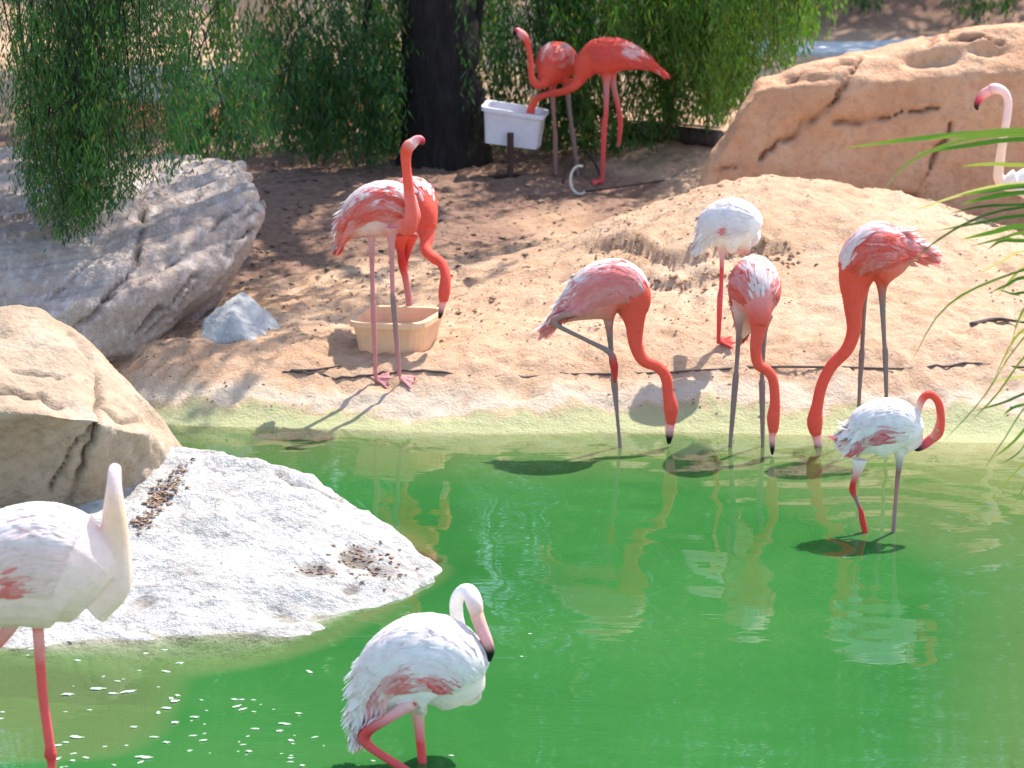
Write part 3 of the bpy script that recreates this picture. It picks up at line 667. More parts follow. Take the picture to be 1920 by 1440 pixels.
    for side in (-1, 1):
        V, Fq, FC = [], [], []
        order = np.sort(r_.random(feath))          # tail feathers first, shoulder feathers over them
        for tt in order:
            t = wing_t[0] + (wing_t[1] - wing_t[0]) * tt; i = int(t * (len(bc) - 1)); T = Tn[i]
            L = Lat - T * np.dot(Lat, T); L /= np.linalg.norm(L); Nn = np.cross(L, T); Nn = Nn if Nn[2] > 0 else -Nn
            ph = r_.uniform(.0, 1.75); rr = bc[i, 3]
            p0 = bc[i, :3] + rr * (math.cos(ph) * Nn + wfac * math.sin(ph) * L * side)
            dr = -T * 1. + np.array((0, 0, -1)) * (.12 + .30 * math.sin(ph)) + r_.normal(0, .10, 3); dr /= np.linalg.norm(dr)
            ln = r_.uniform(*fl) * (1.25 - .35 * tt); wd = ln * r_.uniform(.22, .32)
            r_.at(tt, ph, side); cc = style(tt, ph, r_); r_.c = None
            for (pu, pv, pr, pc) in patches:
                e = proj(np.array([p0 + dr * ln * .5]))[0]
                m_ = .8 * float(np.clip(1.5 - math.hypot(e[0] - pu, e[1] - pv) / pr + .25 * r_.normal(), 0, 1)); cc = np.asarray(cc) * (1 - m_) + col(pc) * m_ * r_.uniform(.9, 1.1)
            b0 = len(V); last = None
            for k in range(5):
                f = k / 4; qv = Vector(p0 + dr * ln * f); loc, nor, _, dist = bv.find_nearest(qv)
                pos = loc if dist < .035 else (qv if last is None else last + Vector(dr) * ln * .25)
                last = pos.copy(); pos = pos + nor * (.001 + .0028 * f + .002 * r_.random()); sd_ = nor.cross(Vector(dr)).normalized()
                ww = wd * (.35, .9, 1., .75, .08)[k] * .5
                for s in (-1, 0, 1): V.append(tuple(pos + sd_ * ww * s + nor * (.0025 if s == 0 else 0)))
                cv = np.clip(np.asarray(cc) * (1.0 - .10 * (k == 0)), 0, 1)
                FC += [cv, cv * .96, cv]
            for k in range(4):
                for s in (0, 1): Fq.append((b0 + k * 3 + s, b0 + k * 3 + s + 1, b0 + k * 3 + s + 4, b0 + k * 3 + s + 3))
        o = link('wing', make_mesh('wing', V, np.array(Fq), M['feather'], np.array(FC)), root)
        o['kind'] = 'stuff'
    return root
class Blend:
    """random source whose .random() varies smoothly over the wing, so neighbouring feathers agree"""
    def __init__(s, seed): s.r = np.random.default_rng(seed); s.seed = seed; s.c = None; s.k = 0
    def at(s, t, ph, side): s.c = np.array([[t * 5, ph * 5.5, side * 3.]]); s.k = 0
    def uniform(s, *a): return s.r.uniform(*a)
    def normal(s, *a): return s.r.normal(*a)
    def random(s, n=None):
        if n is not None or s.c is None: return s.r.random(n)
        s.k += 1; return float(np.clip(.5 + .62 * vnoise(s.c + 11.3 * s.k, s.seed)[0] + s.r.normal(0, .13), 0, 1))
def lerp(a, b, t): return col(a) * (1 - t) + col(b) * t
def s_coral(wp=.75, low='coral'):
    def f(t, ph, r):
        k = 1 - sstep(.15, 1.25, ph + r.normal(0, .18)); 
        m = sstep(.35, .65, k * wp + .6 * (r.random() - .5)); return lerp('pale', 'white', r.random() * .75) * m + lerp(low, 'pink', .9 * r.random() ** 1.2) * (1 - m)
    return f
def s_red(t, ph, r): return lerp('coral', 'hot', r.random()) if r.random() < .9 else lerp('pink', 'pale', r.random())
def s_white(t, ph, r): return lerp('white', 'pale', r.random() ** 2 * .6)
def s_blush(t, ph, r): return lerp('white', 'blush', float(sstep(.35, 1.25, ph + .25 * (r.random() - .5))))  # lower feathers warmer: bounce light on the shaded flank put into colour
def s_white2(t, ph, r): return lerp('white', 'pale', r.random() ** 2 * .5) if ph < 1.3 or r.random() < .6 else lerp('pale', 'rose', r.random())
# 1 white bird cut by the left edge
bird('white flamingo nearest the left edge, neck raised, before the pale rock', 8.3,
     [(-250, 1215, 14, 'white'), (-190, 1180, 45, 'white'), (-110, 1120, 82, 'white'), (-10, 1075, 106, 'pale'), (80, 1062, 120, 'blush'), (145, 1085, 108, 'blush'), (180, 1112, 74, 'cream')],
     [(165, 1120, 62, 'blush'), (207, 1090, 44, 'blush'), (215, 1020, 32, 'apricot'), (214, 955, 23, 'apricot'), (214, 905, 15, 'pale', .02), (215, 882, 13.5, 'pale', .05), (216, 884, 13, 'pale', .10), (216, 915, 14, 'white', .13), (216, 940, 18, 'white', .16), (216, 952, 15, 'white', .20)],
     [(216, 950, 14, 'pink', .19), (216, 975, 12, 'pink', .24), (216, 1005, 8, 'black', .25), (215, 1020, 3, 'black', .24)],
     [[(70, 1140, 24, 'pale'), (70, 1168, 13, 'hot'), (72, 1190, 11.5, 'hot'), (80, 1300, 10, 'hot'), (93, 1395, 10, 'hot'), (95, 1415, 13, 'red'), (97, 1440, 9, 'hot'), (100, 1650, 8, 'hot'), (101, 1700, 8, 'hot')],
      [(30, 1140, 24, 'pale'), (10, 1188, 13, 'hot'), (-60, 1265, 10, 'hot'), (-95, 1300, 13, 'red'), (-80, 1420, 8, 'hot'), (-60, 1660, 8, 'hot'), (-60, 1700, 8, 'hot')]],
     s_blush, wfac=.8, feath=620, eye=(216, 938, .165, .02), patches=[(22, 1108, 30, 'hot')], wing_t=(.1, .78), fl=(.06, .11))
# 2 white bird at the bottom, leg lifted
bird('white flamingo preening at the bottom centre, one red leg folded, neck looped behind', 8.75,
     [(672, 1378, 8, 'pale'), (690, 1325, 34, 'white'), (735, 1268, 74, 'white'), (795, 1246, 96, 'white'), (838, 1262, 88, 'white'), (856, 1288, 62, 'cream'), (868, 1310, 46, 'cream')],
     [(868, 1300, 40, 'white', .06), (876, 1258, 26, 'white', .15), (866, 1210, 18, 'white', .19), (857, 1160, 14, 'white', .17), (856, 1128, 14, 'white', .14), (866, 1110, 14, 'white', .10), (880, 1110, 16, 'white', .06), (889, 1130, 17.5, 'pale', .03), (895, 1156, 13, 'peach', .02)],
     [(893, 1150, 13, 'peach', .02), (903, 1178, 12, 'pink', .0), (913, 1203, 11, 'pink', -.01), (919, 1222, 8.5, 'black', -.01), (917, 1240, 4, 'black', -.01)],
     [[(782, 1320, 22, 'cream'), (785, 1355, 11, 'hot'), (793, 1440, 9, 'hot'), (800, 1500, 11, 'hot'), (803, 1640, 8, 'hot'), (804, 1690, 8, 'hot')],
      [(775, 1318, 13, 'hot', -.09), (735, 1342, 11, 'hot', -.09), (693, 1368, 11, 'red', -.08), (684, 1385, 12, 'hot', -.07), (700, 1405, 9, 'hot', -.07), (770, 1450, 8.5, 'hot', -.06), (860, 1510, 8, 'hot', -.05), (880, 1530, 8, 'hot', -.05)]],
     s_white2, wfac=.82, feath=620, eye=(884, 1122, .04, .02), patches=[(765, 1295, 24, 'hot'), (815, 1285, 14, 'hot'), (735, 1320, 20, 'pink')], wing_t=(.08, .80), fl=(.055, .10))
# 3 small white bird wading on the right
Ye = PZ(1660, 998, 0).y
bird('small white flamingo with crimson wing edges wading at right, neck in a loop', Ye,
     [(1592, 815, 6, 'rose'), (1604, 828, 24, 'white'), (1630, 812, 50, 'white'), (1668, 802, 55, 'white'), (1697, 812, 44, 'white'), (1710, 826, 26, 'pale')],
     [(1700, 828, 26, 'white'), (1720, 826, 12, 'pink'), (1723, 800, 8.5, 'peach'), (1722, 768, 8, 'peach'), (1731, 746, 8.5, 'coral'), (1746, 740, 8.5, 'coral'), (1760, 756, 8.5, 'coral'), (1764, 786, 9, 'coral'), (1759, 810, 11.5, 'coral'), (1747, 823, 10.5, 'coral')],
     [(1750, 820, 9.5, 'coral'), (1735, 832, 9, 'rose'), (1721, 839, 8, 'black'), (1713, 839, 4, 'black')],
     [[(1688, 840, 15, 'white'), (1686, 868, 7, 'grey'), (1681, 920, 4.5, 'tarsus'), (1675, 1000, 4.5, 'grey'), (1673, 1060, 4.5, 'grey')],
      [(1612, 860, 16, 'white'), (1607, 888, 8, 'pink'), (1600, 905, 6, 'red'), (1599, 920, 7, 'red'), (1606, 938, 4, 'grey'), (1614, 958, 5, 'red'), (1617, 975, 6.5, 'red'), (1623, 1003, 6, 'red'), (1626, 1045, 5, 'red')]],
     s_white2, wfac=.85, feath=360, eye=(1757, 806), patches=[(1662, 830, 16, 'rose'), (1612, 845, 13, 'rose'), (1640, 848, 10, 'rose')], fl=(.05, .095), wing_t=(.14, .85))
# 4 coral bird, right, drinking
Yd_ = PZ(1640, 836, 0).y
bird('coral flamingo at the far right of the drinking row, bill dipped in water', Yd_,
     [(1742, 476, 5, 'coral'), (1715, 470, 18, 'coral'), (1685, 472, 44, 'pink'), (1650, 476, 62, 'coral'), (1620, 490, 50, 'coral'), (1604, 520, 34, 'coral'), (1600, 552, 24, 'coral')],
     [(1602, 535, 30, 'coral'), (1600, 575, 20, 'coral'), (1601, 618, 15, 'coral'), (1588, 655, 13.5, 'coral'), (1560, 685, 12.5, 'coral'), (1541, 722, 12, 'coral'), (1532, 762, 12.5, 'coral'), (1528, 788, 16.5, 'coral'), (1529, 806, 14, 'coral'), (1532, 816, 10, 'coral')],
     [(1530, 810, 11, 'coral'), (1533, 826, 9, 'pink'), (1535, 846, 7, 'black'), (1534, 858, 3, 'black')],
     [[(1655, 520, 20, 'coral'), (1654, 550, 8, 'grey'), (1658, 640, 4.5, 'grey'), (1660, 662, 6, 'grey'), (1662, 745, 4, 'grey'), (1664, 850, 4, 'grey'), (1664, 880, 4, 'grey')],
      [(1622, 520, 20, 'coral', .08), (1620, 552, 8, 'tarsus', .08), (1617, 645, 4.5, 'grey', .08), (1616, 665, 6, 'grey', .08), (1611, 745, 4, 'grey', .08), (1608, 850, 4, 'grey', .08), (1608, 880, 4, 'grey', .08)]],
     s_coral(.6), heading=(-1, -.35, 0), eye=(1527, 786), feath=360)
# 5 coral bird seen from the front
Yc = PZ(1400, 836, 0).y
bird('pale backed coral flamingo facing the viewer, middle of the drinking row', Yc,
     [(1392, 632, 6, 'pale', .30), (1396, 605, 24, 'pale', .24), (1406, 560, 50, 'pink', .14), (1414, 542, 62, 'pink', .03), (1421, 552, 56, 'pink', -.06), (1424, 585, 32, 'coral', -.14), (1423, 612, 20, 'coral', -.17)],
     [(1423, 590, 26, 'coral', -.14), (1421, 622, 16, 'coral', -.17), (1417, 655, 13, 'coral', -.18), (1422, 683, 12, 'coral', -.18), (1440, 696, 11.5, 'coral', -.18), (1450, 715, 11.5, 'coral', -.18), (1453, 755, 11.5, 'coral', -.18), (1450, 782, 14.5, 'coral', -.18), (1450, 802, 12, 'coral', -.18), (1449, 812, 9, 'coral', -.18)],
     [(1449, 806, 10, 'coral', -.18), (1448, 822, 8, 'pink', -.18), (1448, 840, 6, 'black', -.18), (1448, 852, 3, 'black', -.18)],
     [[(1388, 575, 18, 'pale'), (1386, 612, 7, 'grey'), (1381, 690, 4.5, 'grey'), (1379, 715, 6.5, 'grey'), (1369, 838, 4, 'grey'), (1366, 885, 4, 'grey')],
      [(1434, 590, 18, 'pink'), (1432, 625, 7, 'grey'), (1429, 705, 4.5, 'grey'), (1429, 724, 6.5, 'grey'), (1430, 830, 4, 'grey'), (1430, 880, 4, 'grey')]],
     s_coral(.95), heading=(.25, -1, 0), wfac=.74, eye=(1450, 780, -.18), feath=400)
# 6 coral bird with lifted leg
Yb_ = PZ(1160, 838, 0).y
bird('rose coral flamingo at the left of the drinking row, one grey leg folded up', Yb_,
     [(1030, 607, 6, 'pink'), (1050, 594, 15, 'pink'), (1082, 570, 36, 'pink'), (1120, 550, 54, 'pink'), (1158, 544, 57, 'coral'), (1182, 560, 42, 'coral'), (1190, 590, 26, 'coral')],
     [(1186, 570, 34, 'coral'), (1190, 608, 20, 'coral'), (1192, 645, 14.5, 'coral'), (1206, 675, 12.5, 'coral'), (1233, 688, 11.5, 'coral'), (1248, 706, 11.5, 'coral'), (1253, 738, 11.5, 'coral'), (1258, 764, 15, 'coral'), (1258, 784, 12, 'coral'), (1257, 795, 9.5, 'coral')],
     [(1257, 788, 10, 'coral'), (1256, 804, 8.5, 'pink'), (1255, 820, 6.5, 'black'), (1254, 832, 3, 'black')],
     [[(1140, 575, 22, 'pink'), (1142, 612, 8, 'grey'), (1149, 690, 4.5, 'grey'), (1152, 718, 7, 'grey'), (1157, 775, 4, 'grey'), (1163, 840, 4, 'grey'), (1166, 885, 4, 'grey')],
      [(1100, 580, 14, 'pink', -.07), (1066, 588, 8, 'tarsus', -.08), (1038, 600, 7, 'tarsus', -.08), (1048, 612, 5, 'grey', -.08), (1100, 638, 4.5, 'grey', -.08), (1142, 660, 6, 'grey', -.08), (1150, 680, 8.5, 'red', -.08), (1153, 702, 6, 'red', -.08), (1153, 718, 3, 'red', -.08)]],
     s_coral(.8, (.82, .22, .20)), eye=(1258, 763), feath=400, wing_t=(.1, .85))
# 7 bird at the tub, head up
ga = G(726, 708); Ya = ga.y
bird('pink and coral flamingo standing head up in front of the tan feed tub', Ya,
     [(638, 460, 6, 'pink', .05), (648, 438, 16, 'coral', .04), (670, 412, 38, 'pink'), (702, 395, 50, 'pale'), (736, 394, 52, 'pink'), (756, 410, 38, 'coral'), (764, 428, 22, 'coral')],
     [(756, 415, 30, 'coral', -.03), (768, 425, 17, 'coral', -.08), (771, 395, 13, 'coral', -.11), (766, 350, 11, 'coral', -.11), (762, 315, 10, 'coral', -.1), (761, 292, 11.5, 'coral', -.1), (765, 276, 13, 'coral', -.1), (775, 268, 11.5, 'pale', -.1)],
     [(770, 272, 10, 'pale', -.1), (781, 263, 9, 'pink', -.1), (790, 263, 7.5, 'rose', -.1), (793, 272, 3, 'black', -.1)],
     [[(697, 425, 20, 'pink'), (697, 455, 7, 'pinkleg'), (699, 560, 4.5, 'pinkleg'), (700, 578, 5.5, 'pinkleg'), (704, 706, 4, 'pinkleg')],
      [(733, 425, 20, 'pink', -.06), (734, 455, 7, 'pinkleg', -.06), (736, 545, 4.5, 'pinkleg', -.06), (738, 568, 6, 'grey', -.06), (749, 704, 4, 'pinkleg', -.06)]],
     s_coral(1.1), heading=(1, -.25, 0), feath=400, eye=(766, 276, -.1), feet=(0, 1))
# 8 its neighbour feeding
bird('bright coral flamingo feeding with its head down in the tan tub', Ya + .62,
     [(715, 432, 8, 'coral', .3), (732, 410, 30, 'coral', .22), (758, 388, 48, 'pink', .1), (780, 384, 50, 'coral', .0), (794, 400, 34, 'coral', -.08), (800, 430, 22, 'coral', -.12)],
     [(794, 410, 28, 'coral', -.08), (800, 445, 16, 'coral', -.14), (799, 468, 12.5, 'coral', -.2), (812, 483, 11, 'coral', -.26), (828, 494, 11, 'coral', -.32), (835, 515, 11, 'coral', -.36), (834, 538, 13, 'coral', -.38), (832, 556, 12, 'coral', -.39), (831, 566, 9, 'coral', -.39)],
     [(831, 560, 10, 'coral', -.39), (829, 573, 8, 'pink', -.39), (826, 588, 6, 'black', -.39), (824, 597, 3, 'black', -.39)],
     [[(748, 440, 18, 'coral'), (751, 470, 8, 'red'), (755, 500, 8, 'red'), (766, 545, 5, 'pinkleg'), (778, 640, 4.5, 'pinkleg')],
      [(768, 440, 18, 'coral', .05), (764, 470, 8, 'red', .05), (758, 500, 7, 'red', .05), (764, 560, 4.5, 'pinkleg', .05), (768, 640, 4.5, 'pinkleg', .05)]],
     s_coral(.6), heading=(.55, -1, 0), feath=150, eye=(834, 538, -.38), wfac=.8)
# 9 white sleeper on the mound
gw = G(1347, 648)
bird('white flamingo asleep on one leg on the sandy mound, head tucked away', gw.y,
     [(1311, 464, 6, 'white'), (1324, 450, 20, 'white'), (1343, 430, 42, 'white'), (1370, 424, 52, 'white'), (1396, 428, 45, 'white'), (1414, 440, 28, 'white')],
     [(1405, 445, 22, 'white', .05), (1415, 440, 13, 'white', .12), (1408, 415, 9, 'white', .17), (1392, 400, 9, 'white', .19), (1378, 410, 10, 'white', .19), (1368, 425, 11, 'white', .19), (1362, 432, 9, 'pale', .19)],
     [(1364, 430, 8, 'pale', .19), (1354, 440, 7, 'pink', .19), (1346, 450, 5, 'black', .19), (1343, 458, 3, 'black', .19)],
     [[(1355, 450, 18, 'cream'), (1354, 478, 6, 'hot'), (1352, 540, 4.5, 'hot'), (1350, 560, 6, 'hot'), (1347, 645, 4, 'red')],
      [(1395, 455, 16, 'cream'), (1398, 470, 8, 'coral'), (1375, 472, 5, 'hot'), (1362, 470, 4, 'hot')]],
     s_white, feath=360, feet=(0,), eye=(1370, 422, .19), patches=[(1356, 432, 8, 'hot')], fl=(.045, .08), wing_t=(.08, .85))
# 10, 11 the far pair
gf = G(1130, 346)
bird('coral flamingo with raised S shaped neck at the far feeder', gf.y + .25,
     [(1078, 128, 10, 'coral', .22), (1066, 120, 26, 'coral', .14), (1050, 116, 36, 'coral', .06), (1036, 122, 40, 'coral', -.02), (1027, 138, 27, 'coral', -.10), (1020, 152, 15, 'coral', -.15)],
     [(1026, 140, 22, 'coral', -.10), (1018, 157, 11, 'coral', -.16), (1004, 158, 8, 'coral', -.18), (996, 142, 7, 'coral', -.18), (995, 115, 6.5, 'coral', -.17), (991, 90, 6.5, 'coral', -.16), (986, 73, 8, 'coral', -.16), (979, 65, 9.5, 'pink', -.16), (973, 61, 8, 'pink', -.16)],
     [(976, 62, 8, 'pink', -.16), (970, 58, 6.5, 'rose', -.16), (965, 60, 5, 'black', -.16), (964, 67, 2.5, 'black', -.16)],
     [[(1037, 150, 14, 'coral'), (1036, 172, 6, 'tarsus'), (1040, 245, 4, 'tarsus'), (1041, 258, 5, 'tarsus'), (1042, 340, 3.5, 'tarsus')],
      [(1062, 148, 14, 'coral'), (1064, 172, 6, 'grey'), (1072, 240, 4, 'grey'), (1074, 252, 5, 'grey'), (1084, 335, 3.5, 'grey')]],
     s_coral(.45), heading=(-.6, -1, 0), feath=110, voxel=.006, eye=(981, 64, -.16))
bird('coral red flamingo leaning down to eat from the white feeder box', gf.y,
     [(1241, 136, 3, 'coral'), (1222, 124, 10, 'coral'), (1195, 112, 20, 'hot'), (1160, 104, 31, 'coral'), (1125, 108, 35, 'coral'), (1102, 120, 27, 'coral'), (1091, 138, 18, 'coral')],
     [(1096, 128, 22, 'coral'), (1086, 150, 12, 'coral'), (1072, 165, 8.5, 'coral', -.02), (1050, 173, 7.5, 'coral', .05), (1025, 177, 7, 'coral', .13), (1007, 185, 7, 'coral', .2), (998, 199, 7.5, 'coral', .22), (994, 214, 9, 'coral', .22), (992, 224, 7, 'coral', .22)],
     [(993, 220, 7, 'coral', .22), (990, 232, 6, 'pink', .22), (986, 242, 4, 'black', .22), (984, 247, 2, 'black', .22)],
     [[(1136, 130, 15, 'coral'), (1137, 158, 7, 'pinkleg'), (1136, 215, 5, 'hot'), (1133, 235, 6, 'hot'), (1129, 344, 4, 'hot')],
      [(1146, 125, 15, 'coral', .07), (1149, 155, 7, 'pinkleg', .07), (1160, 205, 5, 'hot', .07), (1163, 228, 5.5, 'hot', .07), (1161, 262, 4, 'hot', .07), (1158, 276, 4.5, 'grey', .07)]],
     s_red, heading=(-1, -.1, 0), feath=150, voxel=.006, eye=(995, 212, .22), feet=(0,), patches=[(1185, 95, 16, 'pale')])
# 12 bird at the right edge
gg = G(1890, 476)
bird('pale flamingo half hidden by palm leaves at the right edge, head turned left', 15.9,
     [(2040, 400, 6, 'pink'), (2015, 375, 25, 'white'), (1985, 352, 42, 'white'), (1955, 345, 42, 'white'), (1922, 344, 30, 'white'), (1900, 346, 17, 'cream')],
     [(1905, 340, 26, 'white'), (1882, 344, 14, 'cream'), (1872, 330, 11, 'cream'), (1875, 300, 10, 'cream'), (1881, 260, 9, 'cream'), (1888, 220, 8.5, 'pale'), (1890, 190, 8.5, 'pale'), (1882, 172, 9, 'pale'), (1866, 166, 11, 'pale'), (1855, 169, 10, 'pink')],
     [(1859, 168, 9.5, 'pink'), (1845, 176, 9, 'pink'), (1836, 186, 7, 'rose'), (1831, 198, 5, 'black'), (1833, 206, 2.5, 'black')],
     [[(1938, 360, 18, 'white'), (1937, 385, 7, 'pinkleg'), (1935, 430, 4.5, 'pinkleg'), (1934, 485, 4.5, 'pinkleg')],
      [(1955, 360, 18, 'white', .07), (1956, 385, 7, 'pinkleg', .07), (1957, 430, 4.5, 'pinkleg', .07), (1958, 485, 4.5, 'pinkleg', .07)]],
     s_white, heading=(-1, 0, 0), feath=120, eye=(1864, 164), voxel=.006)

# ------------------------------------------------------------------ feed tub, feeder box, small things
def tub_mesh(name, corners_top, corners_bot, mat, parent, thick=.012, lip=.018, rnd=.25):
    """open tapered tub from 4 top and 4 bottom corners with rounded corners, inner wall and rim"""
    def ring(c, inset=0., dz=0.):
        c = [Vector(p) for p in c]; ctr = sum(c, Vector()) / 4; out = []
        c = [p + (ctr - p).normalized() * inset * 1.4 for p in c]
        for i in range(4):
            a, b, d = c[i - 1], c[i], c[(i + 1) % 4]
            for t in np.linspace(0, 1, 5):
                p1 = b + (a - b) * rnd * (1 - t); p2 = b + (d - b) * rnd * t; out.append(p1 * (1 - t) + p2 * t + Vector((0, 0, dz)))
        return out
    rings = [ring(corners_bot), ring([(Vector(a) * .5 + Vector(b) * .5) for a, b in zip(corners_bot, corners_top)]), ring(corners_top, 0, -.03), ring(corners_top, -lip, -.028), ring(corners_top, -lip, 0), ring(corners_top, thick, 0),
             ring([(Vector(a) * .5 + Vector(b) * .5) for a, b in zip(corners_bot, corners_top)], thick), ring(corners_bot, thick, .015)]
    n = len(rings[0]); V = [p for r in rings for p in r]
    Fc = [(i * n + k, i * n + (k + 1) % n, (i + 1) * n + (k + 1) % n, (i + 1) * n + k) for i in range(len(rings) - 1) for k in range(n)]
    Fc.append(tuple(range(n - 1, -1, -1))); Fc.append(tuple((len(rings) - 1) * n + k for k in range(n)))
    return link(name, make_mesh(name, V, Fc, mat, smooth=False), parent), rings
g0 = G(716, 663); yt = g0.y
t = empty('feed_tub', g0, 'tan plastic feed tub on the sand at the feet of the flamingos', 'tub')
ft = [P(655, 603, yt), P(786, 608, yt - .02)]; zt = ft[0].z
top_c = [ft[0], ft[1], PZ(838, 577, zt), PZ(694, 573, zt)]
bot_c = [Vector((p.x, p.y, g0.z - .02)) for p in top_c]; cc = sum(bot_c, Vector()) / 4; bot_c = [cc + (p - cc) * .88 for p in bot_c]
_, rg = tub_mesh('shell', top_c, bot_c, M['tub'], t)
zf = zt - .085; ins = [Vector((p.x, p.y, zf)) for p in rg[6]]; c0 = sum(ins, Vector()) / len(ins)
link('feed', make_mesh('feed', [c0 + (p - c0) * .99 for p in ins], [tuple(range(len(ins)))], M['feed'], smooth=False), t)

yf = gf.y + .1; gp = G(957, 348)
fb = empty('feeder_box', gp, 'white plastic feeder box on a rusty post beneath the pepper tree', 'feeder')
a, b = P(906, 200, yf), P(1014, 217, yf); a2, b2 = P(908, 268, yf + .02), P(1005, 281, yf + .02)
tc = [a, b, b + Vector((.04, .26, .01)), a + Vector((.04, .26, .01))]; bc_ = [a2, b2, b2 + Vector((.04, .20, .01)), a2 + Vector((.04, .20, .01))]
tub_mesh('box', tc, bc_, M['white_plastic'], fb, lip=.015, rnd=.12)
mb = MB(); pc = P(957, 249, yf - .035); gz = ground(pc.x, pc.y)
mb.add(loft(np.array([(pc.x, pc.y, gz - .1), (pc.x, pc.y, pc.z)]), .022, seg=4)); mb.build('post', M['rust'], fb, False)
mb = MB(); m0 = (bc_[0] + bc_[1] + bc_[2] + bc_[3]) / 4
mb.tube([Vector((pc.x, pc.y, m0.z - .02)), Vector((m0.x, m0.y, m0.z - .012))], .012, 6, 3); mb.build('bracket', M['rust'], fb, False)
mb = MB()
for s in (-1, 1): mb.tube([Vector((pc.x - .18 * s, pc.y - .06 * s, gz + .012)), Vector((pc.x, pc.y, gz + .02)), Vector((pc.x + .18 * s, pc.y + .06 * s, gz + .012))], .012, 6)
mb.build('foot_bar', M['rust'], fb)

hp = G(1082, 362); t = empty('hoop', hp, 'thin pale curved hoop standing on the ground below the far birds', 'hoop')
mb = MB(); mb.tube([hp + Vector((math.cos(a) * .085 * .75 + .02, -.02 + .03 * math.sin(a), .088 + math.sin(a) * .088)) for a in np.linspace(R(75), R(300), 9)], .009, 7, 40); mb.build('arc', M['rim'], t)
e0 = hp + Vector((.05, -.02, .012)); mb = MB(); mb.tube([e0, P(1150, 352, hp.y) + Vector((0, 0, .0)), G(1245, 342) + Vector((0, 0, .012))], .007, 6, 20); mb.build('rod', M['rust'], t)
mb = MB(); mb.tube([G(1055, 345) + Vector((0, 0, .0)), G(1070, 330) + Vector((0, 0, .12)), G(1100, 325) + Vector((0, 0, .14)), G(1130, 335) + Vector((0, 0, .0))], .010, 6, 20); mb.build('arc', M['rust'], t)

lg = [G(1165, 258), G(1235, 262), G(1350, 276)]
def lay(pts, r, dz=0): return [Vector((p.x, p.y, ground(p.x, p.y) + r * .8 + dz)) for p in pts]
mb = MB(); mb.tube(lay(lg, .06), [.05, .065, .07], 10); o = mb.build('log', M['wood']); tag(o, 'dark fallen log between the pepper foliage and the tan boulder', 'log')
mb = MB(); p1 = lay(lg, .06); mb.tube([p1[0] + Vector((0, -.03, .06)), (p1[0] + p1[1]) / 2 + Vector((.05, -.03, .07)), p1[2] + Vector((0, -.02, .09))], [.008, .011, .006], 6)
o = mb.build('stick', M['rim']); tag(o, 'pale bare stick lying along the top of the dark log', 'stick')

hs = [(530, 700), (620, 706), (720, 704), (820, 702), (930, 703), (1060, 700), (1180, 697), (1300, 694), (1420, 690), (1560, 688), (1700, 688), (1820, 687), (1960, 690)]
pp = []
for i, (u, v) in enumerate(hs):
    p = G(u, v + 3 * math.sin(i * 2.1)); p.z += (-.004 if i in (4, 5, 6) else .004); pp.append(p)
c = catmull(np.array([tuple(p) for p in pp]), 110); zz = terrain(c[:, 0], c[:, 1]); c[:, 2] = np.maximum(zz + .002 - .010 * (fbm(np.stack([c[:, 0] * 1.3, c[:, 0] * 0, c[:, 0] * 0], 1), 2, 5) > .25), c[:, 2] - .01)
mb = MB(); mb.add(loft(c, .0062, seg=7)); tag(mb.build('hose', M['hose']), 'thin dark hose half buried along the sandy bank', 'hose')
def twig(uv, r, label):
    p = [G(u, v) for u, v in uv]; mb = MB(); mb.tube([q + Vector((0, 0, r * .7)) for q in p], [r, r * .8, r * .4], 6); tag(mb.build('twig', M['wood']), label, 'twig')
twig([(545, 700), (590, 697), (640, 690)], .009, 'short dark twig on the sand to the left of the tan tub')
twig([(1820, 612), (1870, 606), (1930, 610)], .012, 'dark twig lying on the sand behind the palm leaves')

# low wall, fence and path seen through and past the tree
wl = G(250, 182); t = tag(None or empty('low_wall', wl), 'low pale rendered wall behind the left foliage', 'wall')
def boxv(x0, x1, y0, y1, z0, z1): return ([(x0, y0, z0), (x1, y0, z0), (x1, y1, z0), (x0, y1, z0), (x0, y0, z1), (x1, y0, z1), (x1, y1, z1), (x0, y1, z1)], [(0, 3, 2, 1), (4, 5, 6, 7), (0, 1, 5, 4), (1, 2, 6, 5), (2, 3, 7, 6), (3, 0, 4, 7)])
for k in range(6):
    x0 = wl.x - .6 + k * .42; mb = MB(); mb.add(boxv(x0, x0 + .41, wl.y, wl.y + .2, wl.z - .2, wl.z + .22)); o = mb.build('block', M['wall'], t, False); bv_ = o.modifiers.new('b', 'BEVEL'); bv_.width = .008
fy = 21.6; t = empty('wire_fence', P(640, 200, fy), 'thin wire fence stretched between posts behind the tree trunk', 'fence')
x0, x1 = P(490, 150, fy).x, P(770, 150, fy).x; zg = ground((x0 + x1) / 2, fy)
for z in (P(600, 128, fy).z, P(600, 150, fy).z, P(600, 178, fy).z):
    mb = MB(); mb.tube([Vector((x0, fy, z + .01)), Vector(((x0 + x1) / 2, fy, z - .01)), Vector((x1, fy, z + .01))], .004, 5); mb.build('wire', M['wire'], t)
for x in (x0, (x0 + x1) / 2 - .1, x1):
    mb = MB(); mb.add(loft(np.array([(x, fy + .01, zg - .15), (x, fy + .01, P(600, 112, fy).z)]), .022, seg=6)); mb.build('post', M['wood'], t)
gp_ = G(1600, 92); xx = np.linspace(1.6, 9, 30); V = []
for x in xx:
    z = max(ground(x, gp_.y - .4), ground(x, gp_.y + .4)) + .03
    V += [(x, gp_.y - .45, z - .12), (x, gp_.y - .45, z), (x, gp_.y + .45, z), (x, gp_.y + .45, z - .12)]
tag(link('path', make_mesh('path', V, [(i * 4 + k, i * 4 + k + 1, i * 4 + k + 5, i * 4 + k + 4) for i in range(29) for k in range(3)], M['concrete'], smooth=False)), kind='structure')

